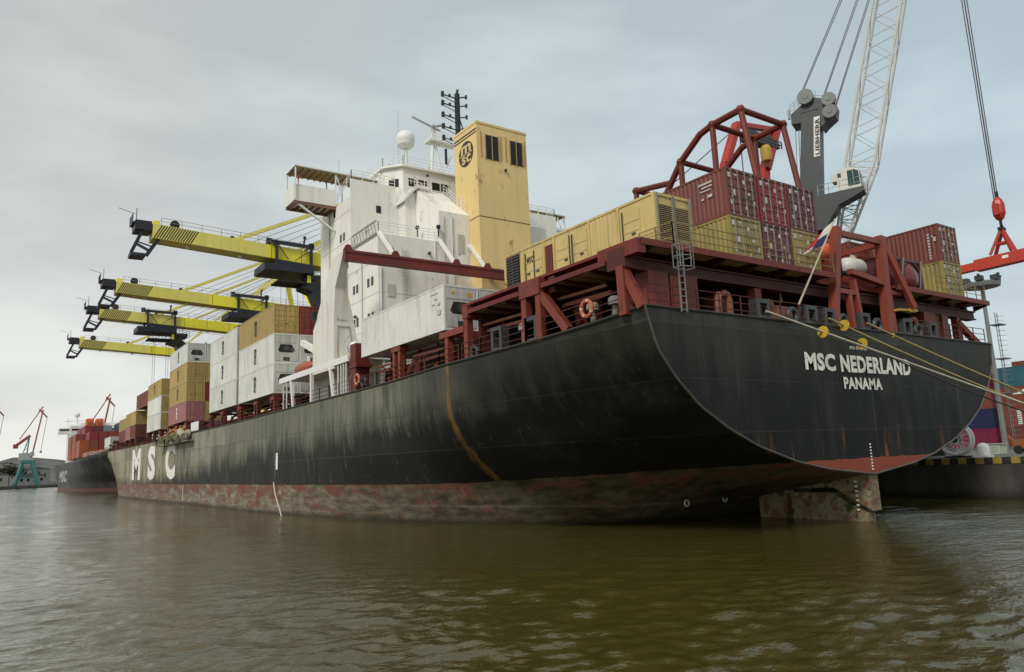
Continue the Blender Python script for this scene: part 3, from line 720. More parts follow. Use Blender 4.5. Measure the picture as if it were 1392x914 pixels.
# funnel
k = MB(); k.box(34.98, 40.62, 54.0, 58.0, 9.3, 34.85)
FUN = obj('funnel', k, M_BUFF, SHIP)
k = MB()
k.box(34.93, 40.67, 53.95, 58.05, 34.7, 34.92); obj('funnel_rim', k, M_BUFF, FUN)
for a, b in ((35.94,37.32),(38.70,40.05)):
    k = MB(); k.box(a, b, 53.955, 53.995, 31.4, 33.75); L_ = obj('vent_grille', k, M_DARK, FUN)
    k = MB()
    for x in (a-.05, (a+b)/2, b+.05): k.box(x-.035, x+.035, 53.90, 53.992, 31.35, 33.80)
    k.box(a-.55, a-.48, 53.93, 53.99, 31.5, 34.0); k.box(b+.3, b+.36, 53.93, 53.99, 31.5, 34.0)
    obj('grille_frame', k, paint('buff_trim_paint', (.42,.30,.13), .5, .5, .4), FUN)
for r_ in ((34.96,34.977,54.02,57.98,34.10,34.26),(34.96,34.977,54.02,57.98,33.82,33.95),(34.97,40.63,53.988,53.996,25.72,25.80),(34.968,34.976,54.02,57.98,25.72,25.8)):
    k = MB(); k.box(*r_); obj('funnel_band', k, plain('funnel_band_paint', (.06,.045,.02), .5), FUN)
k = MB(); ev = [(34.955, 55.9+1.28*math.cos(a), 32.35+1.22*math.sin(a)) for a in [2*math.pi*i/36 for i in range(36)]]; k.face(ev)
EMB = obj('emblem', k, plain('emblem_black_paint', (.022,.02,.015), .5), FUN)
k = MB(); text_mb("m", (34.945, 56.75, 32.42), U_PORT, VZ, 1.75, .82, .03, k); text_mb("sc", (34.945, 56.65, 31.42), U_PORT, VZ, 1.6, .78, .03, k)
k.box(34.94, 34.95, 54.75, 57.05, 32.27, 32.36)
obj('emblem_letters', k, plain('emblem_buff_paint', (.66,.48,.20), .5), FUN)
k = MB()
for x, y, r in ((36.2,57,.22),(37.4,55.0,.28),(38.3,55.2,.3),(39.7,54.6,.14),(35.5,56.9,.16)): k.lathe((x,y,34.85), [(r,0),(r,.38),(r*.8,.4)], 10)
obj('exhaust_pipe', k, M_DARK, FUN, smooth=True)

# masts and aerials
k = MB(); mx, my = 38.9, 63.6
k.beam((mx,my,32.6),(mx,my,42.9),.42); 
for z in (37.4,38.7,40.0,41.3,42.3):
    k.beam((mx-1.9,my-.2,z),(mx+.3,my,z),.10); k.beam((mx-1.9,my-.2,z-.25),(mx-1.9,my-.2,z+.3),.26); k.beam((mx-1.1,my-.3,z-.15),(mx-1.1,my-.3,z+.15),.2)
    k.beam((mx+.2,my,z+.2),(mx+1.0,my-.3,z+.35),.1); k.beam((mx+.95,my-.3,z+.1),(mx+.95,my-.3,z+.55),.17); k.beam((mx-1.7,my,z-.1),(mx,my,z-.55),.06)
k.beam((mx+.2,my,40.2),(mx+1.1,my,37.6),.09); k.beam((mx,my,42.9),(mx+.1,my,43.4),.2); k.beam((mx-1.7,my-.2,34.5),(mx-1.7,my-.2,36.2),.2)
obj('signal_mast', k, paint('black_mast_paint', (.018,.020,.026), .5, .1, .2), SHIP)
k = MB(); k.path([(35.5,63.6,32.6),(36.0,64,37.0)],.16,8); k.path([(37.1,63.8,32.6),(36.2,64,37.0)],.14,8); k.path([(36.3,66,32.6),(36.1,64.2,37.0)],.14,8)
k.box(35.4,36.9,63.4,64.8,36.9,37.1); k.box(36.9,38.7,63.5,64.5,36.85,36.98); k.rail([(35.4,63.4,37.1),(38.6,63.4,37.0)], .9, .6, 3, .02)
k.beam((36.1,64,37.1),(36.1,64,38.6),.5,.4); k.beam((38.4,63.5,36.9),(37.4,63.7,34.2),.12); k.beam((37.2,63.6,35.0),(38.6,63.6,35.9),.06)
RAD = obj('radar_mast', k, M_WHITE2, SHIP)
k = MB(); k.beam((33.5,63.7,39.05),(36.9,63.9,38.3),.12,.18); k.beam((35.7,63.6,38.4),(37.3,64.2,39.15),.12,.2); k.box(35.9,36.4,63.7,64.1,38.3,38.75)
obj('radar_scanner', k, paint('grey_radar_paint', (.42,.42,.41), .5, .05, .2), RAD)
k = MB(); k.lathe((32.84,64,35.55), [(.5,0),(.85,.3),(.95,.8)], 18); k.ball((32.84,64,36.5),.97,20)
DOME = obj('satellite_dome', k, M_WHITE2, SHIP, smooth=True)
k = MB(); k.path([(32.84,64,32.6),(32.84,64,35.6)],.2,8); k.path([(32.5,63.9,32.6),(32.6,63.9,35.5)],.05,5); obj('dome_post', k, M_WHITE2, DOME)
k = MB(); k.lathe((30.13,64,31.9), [(.25,0),(.32,.3)], 10); k.ball((30.13,64,32.3),.34,12); obj('small_dome', k, M_WHITE2, SHIP, smooth=True)
k = MB(); k.path([(31.0,64,32.0),(31.0,64,33.6)],.05); k.beam((30.7,64,33.0),(31.4,64,33.0),.06); k.path([(33.2,66.3,32.6),(33.2,66.3,40.8)],.02,4); k.path([(26.0,64.7,30.1),(26.0,64.7,33.2)],.02,4)
for i in range(4): k.torus((34.2+i*.42,64,33.3+.1*(i%2)),.28,.07,'y',10,5); k.beam((34.2+i*.42,64,32.6),(34.2+i*.42,64,33.1),.07)
obj('aerial', k, plain('grey_aerial', (.22,.22,.22), .5), SHIP)
# starboard lattice canopy behind the funnel
k = MB()
for i in range(8): k.beam((48.2+i*.7,64.7,30.3),(48.55+i*.7,64.7,31.6),.07); k.beam((48.55+i*.7,64.7,31.6),(48.9+i*.7,64.7,30.3),.07)
k.beam((48.2,64.7,30.2),(53.8,64.7,30.2),.1); k.path([(46.2,66,32),(46.2,66,35.5)],.03,4); k.path([(47.4,64.7,31.8),(47.4,64.7,33.2)],.06,5)
obj('wing_lattice', k, M_WHITE2, SHIP)

# ------------------------------------------------------------------ deck structure along the ship
k = MB()
k.box(26.2, 49.3, 69.5, 206, 9.0, 10.85)                     # hatch coamings
for y in range(72, 206, 13): k.box(25.6, 50.0, y, y+.5, 10.85, 11.15)
k.box(25.6, 50.0, 37.4, 55.0, 9.0, 11.3)
obj('hatch_coaming', k, M_RED2, SHIP)
k = MB()
for (y0, y1) in ((70.5,82.9),(83.7,96.1),(109.3,122),(128.1,140.6),(152.6,165.2),(177.5,190)):
    k.box(XP+.05, 53.8, y0, y0+.3, 10.9, 11.17); k.box(XP+.05, 53.8, y1-.3, y1, 10.9, 11.17)
obj('container_bearer', k, M_RED2, SHIP)
def stanchion(y, ztop, y2=None, slot=True, x=XP+.12):
    y2 = y2 or y+1.0; z0 = deck_z(y)-.1; m_ = MB()
    m_.box(x, x+.4, y-.05, y+.25, z0, ztop-.35); m_.box(x, x+.4, y2-.25, y2+.05, z0, ztop-.35)
    m_.box(x-.05, x+.6, y-.15, y2+.15, ztop-.35, ztop)
    m_.beam((x+.2, y, z0), (x+1.6, y, ztop-.2), .2)
    return m_
for y, zt in ((44.0,11.72),(70.7,10.9),(76.2,10.9),(82.3,10.9),(89.6,10.9),(95.4,10.9),(102.0,10.6),(109.6,10.9),(115.5,10.9),(121.6,10.9),(128.4,10.9),(134,10.9),(140,10.9),(152.9,10.9),(159,10.9),(165,10.9),(177.8,10.9),(184,10.9)):
    obj('stanchion', stanchion(y, zt), M_POST if y < 60 else M_RED, SHIP)
# frames carrying the white reefers and the generator containers
k = MB()
for y0, y1, zt in ((37.5,38.0,11.6),):
    k.box(XP+.05, XP+.5, 35.7, 38.5, 11.25, 11.62); k.box(XP+.1,XP+.5,37.6,37.95,9.5,11.25); k.box(XP+.1,XP+.5,35.35,35.75,9.5,12.7)
    k.box(XP+.05, 25.5, 35.2, 35.8, 12.0, 12.68); k.box(XP+.3,26.7,37.4,37.8,11.3,11.7)
obj('support_frame', k, M_POST, SHIP)
k = MB()
k.box(XP-.05, XP+.6, 28.3, 30.0, 11.95, 12.78); k.box(XP+.6, 26.5, 28.4, 29.4, 12.05, 12.72)
k.box(XP+.02, XP+.42, 29.55, 29.95, 9.6, 11.95); k.box(XP+.02, XP+.42, 28.35, 28.75, 9.6, 11.95); k.beam((XP+.22,28.4,11.9),(XP+.22,26.5,9.8),.34,.42)
k.box(XP+2.6, XP+2.95, 28.4, 28.8, 9.6, 12.0); k.box(XP+2.6, XP+2.95, 27.0, 27.35, 9.6, 12.0); k.box(XP+2.6,XP+2.95,27.35,28.4,11.2,12.0)
obj('support_frame', k, M_POST, SHIP)
k = MB()
k.box(XP+.02, 24.4, 23.5, 35.2, 12.30, 12.36); k.box(XP-.02, XP+.10, 23.5, 28.2, 12.18, 12.42); k.box(XP-.02, XP+.10, 30.1, 35.1, 12.18, 12.42)
for y in (24.6,26.6,31.5,33.3): k.box(XP+.2, 24.4, y, y+.15, 12.1, 12.30)
obj('walkway', k, M_RED, SHIP)
for a, b in ((23.6,25.8),(26.0,28.1),(30.2,32.4),(32.6,35)):
    k = MB(); k.box(XP+.25, 24.2, a, b, 12.27, 12.297); obj('walkway_grating', k, paint('dull_yellow_grating', (.40,.30,.13)), SHIP)
# stern platform
k = MB()
k.box(21.95, 36.2, 21.5, 36.2, 12.78, 12.92); k.box(36.2, 42.36, 22.7, 36.2, 12.78, 12.92); k.box(42.36, 53.9, 21.5, 36.2, 12.78, 12.92); k.box(21.72, 22.2, 21.5, 24.0, 12.3, 12.93)
k.box(21.95, 36.2, 21.46, 21.56, 12.66, 12.95); k.box(42.36, 54.0, 21.46, 21.56, 12.66, 12.95); k.box(36.2,42.36,22.62,22.70,12.66,12.95)
obj('stern_platform', k, M_RED, SHIP)
k = MB(); k.box(21.85, 53.8, 22.45, 22.85, 11.88, 12.32); k.box(21.8, 53.85, 22.35, 22.95, 11.82, 11.90); k.box(21.8,53.85,22.35,22.95,12.32,12.40); k.box(22, 53.7, 27.5, 28, 11.9, 12.7)
k.box(XP+.02, XP+.6, 22.3, 23.4, 11.85, 12.75)
obj('platform_girder', k, M_RED2, SHIP)
for i in range(14):
    x = 22.6 + i*2.4
    if 36.0 < x < 42.4: continue
    k = MB(); k.prism([(21.6,12.64),(22.45,12.4),(22.45,12.76),(21.6,12.76)], 'x', x, x+.14); k.box(x-.1,x+.24,22.9,36,12.4,12.77); obj('platform_bracket', k, M_RED2, SHIP)
for i in (0,1,2,3,4,9,10,11):
    k = MB(); k.box(22.95+i*2.4, 24.5+i*2.4, 21.6, 22.4, 12.70, 12.775); obj('platform_grating', k, paint('dull_yellow_grating', (.40,.30,.13), .7, .3, .4), SHIP)
for a, b, y0, y1 in ((23.05,24.3,22.3,23.1),(24.5,25.25,22.4,23.1),(25.4,26.2,22.3,23.1),(30.55,31.05,22.45,22.9),(46.75,48.0,22.3,23.2),(48.15,48.95,22.45,23.2),(49.0,49.75,22.3,23.2),(51.2,51.6,22.4,22.8)):
    k = MB(); k.box(a, b, y0, y1, 9.7, 11.84); obj('column', k, M_POST, SHIP)
k = MB(); k.beam((XP+.2,22.6,9.8),(XP+.2,22.65,11.95),.42,.42); k.beam((XP+.25,22.6,11.8),(XP+.35,21.75,10.0),.34,.34)
obj('corner_brace', k, M_POST, SHIP)
k = MB(); k.beam((51.4,22.5,11.5),(53.3,22.2,10.05),.34); obj('corner_brace', k, M_POST, SHIP)
k = MB(); k.box(22.4, 53.3, 34.9, 35.15, 9.2, 12.7); k.box(25.2, 25.4, 36.2, 55, 9.2, 11.3)
obj('bulkhead', k, M_RED2, SHIP)
# railings
def rail_y(y0, y1):
    n = max(2, int((y1-y0)/2)); pts = []
    for i in range(n+1):
        y = y0+(y1-y0)*i/n; pts.append((XP+.10 if y > 26 else XP+.1+(26-y)*.05, y, deck_z(y)-.02))
    m_ = MB()
    for a, b in zip(pts[:-1], pts[1:]): m_.rail([a, b], 1.02, 1.6, 3, .022)
    return m_
for a, b in ((22.0,36.0),(36.4,52),(52.4,69),(69.4,100),(100.4,130),(130.4,170),(170.4,200)):
    obj('railing', rail_y(a, b), M_RED2, SHIP)
for a, b in ((22.4,36),(44,53.2)):
    k = MB(); k.rail([(a,21.75,10.0),(b,21.75,10.0)], 1.05, 1.5, 3, .022); obj('railing', k, M_RED2, SHIP)
for pl, st_ in (([(24.0,23.6,12.92),(24.0,21.55,12.92),(36.2,21.55,12.92)],1.3),([(47.2,21.55,12.92),(53.7,21.55,12.92)],1.3),([(23.9,33.5,12.42),(23.9,35.0,12.42)],.4)):
    k = MB(); k.rail(pl, 1.05, st_, 3, .020); obj('railing', k, paint('yellow_rail_paint', (.24,.17,.05), .5, .4, .4), SHIP)
# caged ladder at the stern
k = MB()
for x in (24.05, 24.4): k.beam((x,21.45,9.9),(x,21.45,12.9),.05)
for i in range(10): k.beam((24.05,21.45,10.0+i*.3),(24.4,21.45,10.0+i*.3),.035)
for z in (11.75,12.25,12.75): k.path([(24.05,21.45,z),(23.6,21.3,z),(23.6,20.9,z),(24.1,20.75,z),(24.5,20.95,z),(24.4,21.45,z)],.025,5)
for x, y in ((23.6,21.3),(23.6,20.9),(24.1,20.75),(24.5,20.95)): k.beam((x,y,11.75),(x,y,12.75),.035)
obj('caged_ladder', k, M_GALV, SHIP)
# mooring deck fittings at the transom: chocks, rollers, goosenecks, winches
def chock(x, y=21.62, z=10.02, w=.95, h=1.0, ax='x'):
    m_ = MB(); t_ = .2
    if ax == 'x':
        m_.box(x-w/2, x-w/2+t_, y, y+.5, z, z+h); m_.box(x+w/2-t_, x+w/2, y, y+.5, z, z+h); m_.box(x-w/2+t_, x+w/2-t_, y, y+.5, z, z+t_); m_.box(x-w/2+t_, x+w/2-t_, y, y+.5, z+h-t_, z+h)
    else:
        m_.box(y, y+.5, x-w/2, x-w/2+t_, z, z+h); m_.box(y, y+.5, x+w/2-t_, x+w/2, z, z+h); m_.box(y, y+.5, x-w/2+t_, x+w/2-t_, z, z+t_); m_.box(y, y+.5, x-w/2+t_, x+w/2-t_, z+h-t_, z+h)
    return m_
for x in (30.0,33.9,35.5,38.85,43.3,46.3): obj('mooring_chock', chock(x), M_GREY, SHIP)
for y in (29.25,32.35): obj('mooring_chock', chock(y, XP+.02, 9.65, 1.0, 1.3, 'y'), M_GREY, SHIP)
for x in (32.4,36.8,40.2,44.6):
    k = MB(); k.torus((x,21.75,10.42),.33,.13,'y',18,8); k.box(x-.45,x+.45,21.8,22.2,9.95,10.15); obj('roller_fairlead', k, M_GREY, SHIP, smooth=True)
for y in (34.8,50.0,67.5): 
    k = MB(); k.torus((XP+.2,y,9.95),.33,.12,'x',18,8); k.box(XP+.2,XP+.6,y-.4,y+.4,9.5,9.7); obj('roller_fairlead', k, M_GREY, SHIP, smooth=True)
M_PINK = paint('faded_red_vent_paint', (.34,.13,.085), .55, .35, .35)
def gooseneck(x, y, z, h=1.25, w=.8, r=.17):
    m_ = MB(); m_.path([(x-w/2,y,z),(x-w/2,y,z+h*.7),(x-w*.36,y,z+h*.92),(x,y,z+h),(x+w*.36,y,z+h*.92),(x+w/2,y,z+h*.7),(x+w/2,y,z+.0)], r, 8); return m_
for x, y in ((27.8,22.2),(31.6,22.6),(45.0,22.2)): obj('gooseneck_vent', gooseneck(x, y, 10.0), M_PINK, SHIP, smooth=True)
for y in (24.0,25.5,31.0): 
    k = MB(); k.path([(XP+.9,y,9.7),(XP+.9,y,10.6)],.14,8); k.lathe((XP+.9,y,10.55), [(.14,0),(.3,.05),(.3,.32),(.2,.42)], 10); obj('mushroom_vent', k, paint('grey_vent_paint', (.26,.25,.22), .5, .3, .3), SHIP, smooth=True)
k = MB(); k.box(31.9,33.2,22.3,24.0,9.9,11.0); k.path([(31.4,23.2,10.6),(33.9,23.2,10.6)],.5,12); obj('mooring_winch', k, M_PINK, SHIP)
k = MB(); k.box(39.0,41.2,23.0,25.0,9.9,11.2); k.path([(38.6,24,10.7),(41.8,24,10.7)],.6,12); obj('mooring_winch', k, M_RED2, SHIP)
k = MB(); k.path([(23.2,30.4,9.7),(23.2,30.4,10.9)],.35,10); k.ball((23.2,30.4,10.9),.38,10); obj('tank_vent', k, M_PINK, SHIP, smooth=True)
k = MB(); k.path([(23.5,23.2,10.2),(23.5,24.4,10.2)],.55,12); k.torus((23.5,23.2,10.2),.7,.08,'y',16,6); k.torus((23.5,24.4,10.2),.7,.08,'y',16,6); obj('rope_reel', k, M_RED, SHIP)
random.seed(8)
for i in range(12):
    x = 24.5 + i*2.35 + random.uniform(-.4,.4); y = random.uniform(22.9, 25.5); k = MB()
    kind = i % 4
    if kind == 0: k.path([(x,y,9.9),(x,y,12.7)],.07,6); k.box(x-.2,x+.2,y-.12,y+.1,11.0,11.5); obj('deck_stanchion', k, M_POST, SHIP)
    elif kind == 1:
        for d_ in (-.45,.45): k.lathe((x+d_,y,9.95),[(.2,0),(.2,.7),(.26,.74),(.26,.84)],10)
        k.box(x-.8,x+.8,y-.3,y+.3,9.9,10.0); obj('bitts', k, M_GREY, SHIP)
    elif kind == 2: k.box(x-.45,x+.45,y-.3,y+.3,9.95,11.35); k.box(x-.5,x+.5,y-.35,y+.35,11.35,11.42); obj('deck_locker', k, random.choice([M_RED, M_PINK]), SHIP)
    else: k.path([(x,y,9.95),(x,y,11.0),(x+.5,y-.2,11.35),(x+1.6,y-.2,11.35),(x+1.6,y-.2,12.7)],.09,6); obj('deck_pipe', k, M_PINK, SHIP, smooth=True)
for x in (26.8, 33.0, 45.6, 50.4):
    k = MB(); k.box(x,x+.5,22.9,23.0,12.2,12.36); k.beam((x+.25,22.95,12.36),(x+.25,22.95,12.75),.05); obj('deck_lamp', k, M_GALV, SHIP)
for y0, y1, z in ((24.5,28.0,11.6),(31.0,35.0,11.5),(39.5,43.5,10.9),(45.5,49.5,10.9)):
    k = MB(); k.path([(22.6,y0,z),(22.6,y1,z+.05)],.08,6); k.path([(22.9,y0,z-.3),(22.9,y1,z-.25)],.11,6); obj('deck_pipe', k, M_PINK, SHIP, smooth=True)
for y in (26.9,30.8,33.9,39.6,41.5,46.2,48.3):
    k = MB(); k.beam((23.3,y,9.5),(23.3,y,11.6),.14); k.box(23.1,23.6,y-.25,y+.25,9.5,10.2); k.beam((23.3,y,10.4),(22.5,y,10.9),.08); obj('deck_stanchion', k, random.choice([M_RED, M_POST]), SHIP)
# odd gear between the rail and the house
random.seed(11)
for i in range(34):
    y = random.uniform(38, 200)
    if 52 < y < 69: continue
    k = MB(); h = random.uniform(.5,1.5); ln = random.uniform(.3,1.4); x = random.uniform(22.4,24.4); z = deck_z(y)-.1
    k.box(x, x+random.uniform(.3,.9), y, y+ln, z, z+h)
    if i % 3 == 0: k.path([(x+.2,y-.4,z),(x+.2,y-.4,z+h+.5),(x+.7,y-.4,z+h+.6)],.09,6)
    if i % 4 == 1: k.lathe((x+.2,y+ln+.4,z),[(.14,0),(.14,h),(.3,h),(.3,h+.25),(.1,h+.35)],8)
    obj('deck_locker' if i % 3 else 'pipe_vent', k, random.choice([M_RED2, M_RED, M_RED2, M_GREY, M_PINK]), SHIP)
k = MB()
for (y0, y1) in ((69,108),(108,150),(150,200)): k.path([(22.6,y0,9.75),(22.6,y1,9.85)],.12,6); k.path([(23.0,y0,9.65),(23.0,y1,9.75)],.16,6)
obj('deck_pipe', k, M_RED, SHIP)
# white sheltered passage below the house
k = MB(); k.box(XP-.02, XP+.14, 52.4, 68.7, 11.80, 12.28); k.box(XP+.14, HX0-.01, 52.4, 68.7, 12.05, 12.2)
SHEL = obj('side_shelter', k, M_WHITE2, SHIP)
for y, dy in ((65.6,-.6),(60.4,0),(56.2,-.7),(67.8,0),(66.9,0),(54.6,0),(54.0,0),(53.5,0),(53.0,0)):
    k = MB(); k.beam((XP+.1,y,11.85),(XP+.1,y+dy,9.35),.26 if abs(dy)>0 or y == 60.4 else .09); obj('shelter_post', k, M_WHITE2, SHEL)
k = MB(); k.box(24.6, 24.75, 52.5, 68.7, 9.3, 12.04); obj('shelter_wall', k, M_WHITE, SHEL)
k = MB()
for y in (53.2,54.2,57.8,63.2): k.box(24.56,24.597,y,y+.7,9.5,11.3)
obj('shelter_door', k, paint('grey_door_paint', (.25,.25,.23), .5, .3, .3), SHEL)
k = MB(); k.box(XP+.1, XP+1.2, 51.2, 52.2, 9.4, 13.0); k.box(XP+.02, XP+1.3, 50.9, 52.3, 11.2, 11.45); obj('red_cabinet', k, M_RED, SHIP)
k = MB(); k.path([(22.6,52.0,12.3),(22.6,53.2,12.9)],.3,10); k.ball((22.6,53.3,13.1),.4,10); k.path([(22.4,53.5,12.2),(22.4,54.8,13.8),(22.4,53.2,14.2)],.07); obj('vent_cowl', k, M_WHITE, SHIP, smooth=True)
k = MB(); k.beam((23.0,66.2,15.4),(23.0,62.6,14.1),.42,.5); k.beam((23.0,62.8,12.2),(23.0,62.8,14.2),.3); k.beam((23.6,66.3,12.2),(23.6,66.3,14.2),.2); obj('boat_davit', k, M_WHITE, SHIP)
# red goal-post frame at the transom
k = MB()
k.beam((36.1,21.9,9.9),(37.45,21.9,15.75),.42,.42); k.beam((41.55,21.9,9.9),(41.95,21.9,15.85),.52,.45); k.beam((42.2,21.9,9.9),(42.05,21.9,13.0),.3,.3); k.beam((42.15,21.8,15.3),(43.6,21.3,11.6),.3,.3)
k.beam((37.45,21.9,15.45),(41.95,21.9,15.5),.3,.3); k.beam((37.45,21.9,15.5),(37.9,25.4,15.5),.3,.3); k.beam((41.9,21.9,15.4),(41.9,25.4,15.4),.3,.3); k.beam((37.9,25.4,15.4),(41.9,25.4,15.4),.3,.3)
k.beam((37.9,25.4,12.9),(37.9,25.4,15.6),.34); k.beam((41.9,25.4,12.9),(41.9,25.4,15.5),.34)
k.beam((38.3,21.9,13.35),(41.6,21.9,13.0),.35,.3); k.beam((36.6,21.9,12.15),(38.5,21.9,12.15),.25,.25); k.beam((38.0,21.9,10),(37.9,21.9,12.2),.28); k.beam((38.9,21.9,10),(38.5,21.9,12.9),.28)
k.beam((41.7,21.9,12.55),(43.2,21.85,12.5),.3,.25)
STF = obj('stores_frame', k, paint('orange_red_frame_paint', (.24,.045,.022), .5, .3, .3), SHIP)
k = MB(); k.beam((42.2,21.6,11.45),(44.3,21.6,11.55),.3,.12); k.box(43.4,44.0,21.4,21.8,11.4,11.6); obj('yellow_arm', k, paint('yellow_fitting_paint', (.45,.29,.03), .5, .2, .3), STF)
k = MB(); k.box(37.75,38.15,22.2,22.7,13.1,15.1); k.path([(38.2,22.4,13.4),(41.4,22.4,13.5)],.14,6); obj('hoist_motor', k, M_DARK, STF)

# flagstaff and flag
k = MB(); k.path([(32.95,21.7,11.0),(35.95,21.0,15.75)],.055,6,.035); obj('flagstaff', k, paint('pale_staff_paint', (.50,.44,.30), .5, .1, .2), SHIP, smooth=True)
t = NT('striped_ensign_cloth')
FL = MB(); nu, nv = 12, 10
dU = Vector((.40,-.09,.66)).normalized()
for i in range(nu+1):
    for j in range(nv+1):
        u, v = i/nu, j/nv
        base_ = Vector((35.85,21.03,15.62)) - dU*(v*1.65)
        p = base_ + Vector((-.60,.50,-.50-.25*u+.35*v)).normalized()*(u*1.75) + Vector((.10,.09,.03))*math.sin(u*8+v*2.5)*(.3+u)
        FL.v.append(tuple(p))
for i in range(nu):
    for j in range(nv):
        FL.f.append((i*(nv+1)+j, (i+1)*(nv+1)+j, (i+1)*(nv+1)+j+1, i*(nv+1)+j+1))
        u, v = (i+.5)/nu, (j+.5)/nv
        FL.mi.append((0 if v < .42 else 2) if u < .42 else (0 if (v < .35 and u < .62) or (v > .86) else 1) if u < .0 else (1 if u > .46 else 0))
for i in range(len(FL.mi)):
    a, b = divmod(i, nv); u, v = (a+.5)/nu, (b+.5)/nv
    FL.mi[i] = (0 if u < .42 else 1) if v < .5 else (2 if u < .42 else (1 if v < .8 else 0))
fl = obj('flag', FL, [plain('white_cloth', (.52,.51,.46), .9), plain('red_cloth', (.42,.022,.020), .9), plain('blue_cloth', (.015,.020,.085), .9)], None, True, 80, (32.95,21.7,11.0))
tag(fl, 'white, red and blue ensign hanging from the leaning flagstaff at the stern', 'flag')
del t
# life rings on the rail
def ring(x, y, z, ax, label):
    m_ = MB(); m_.torus((x,y,z),.36,.10,ax,22,8)
    for i in range(22*8): m_.mi[i] = 1 if (i//8) % 6 == 0 else 0
    o = obj('life_ring', m_, [paint('faded_orange_ring', (.46,.125,.06), .6, .1, .3), plain('ring_band', (.50,.40,.32), .7)], None, True, 60, (x,y,z-.46)); tag(o, label, 'life ring', 'life rings on the rail'); return o
ring(XP+.0, 24.9, 10.5, 'x', 'orange life ring on the rail under the long tan container, nearest the transom corner')
ring(XP+.0, 50.7, 10.2, 'x', 'orange life ring on the rail below the fore end of the lone white reefer')

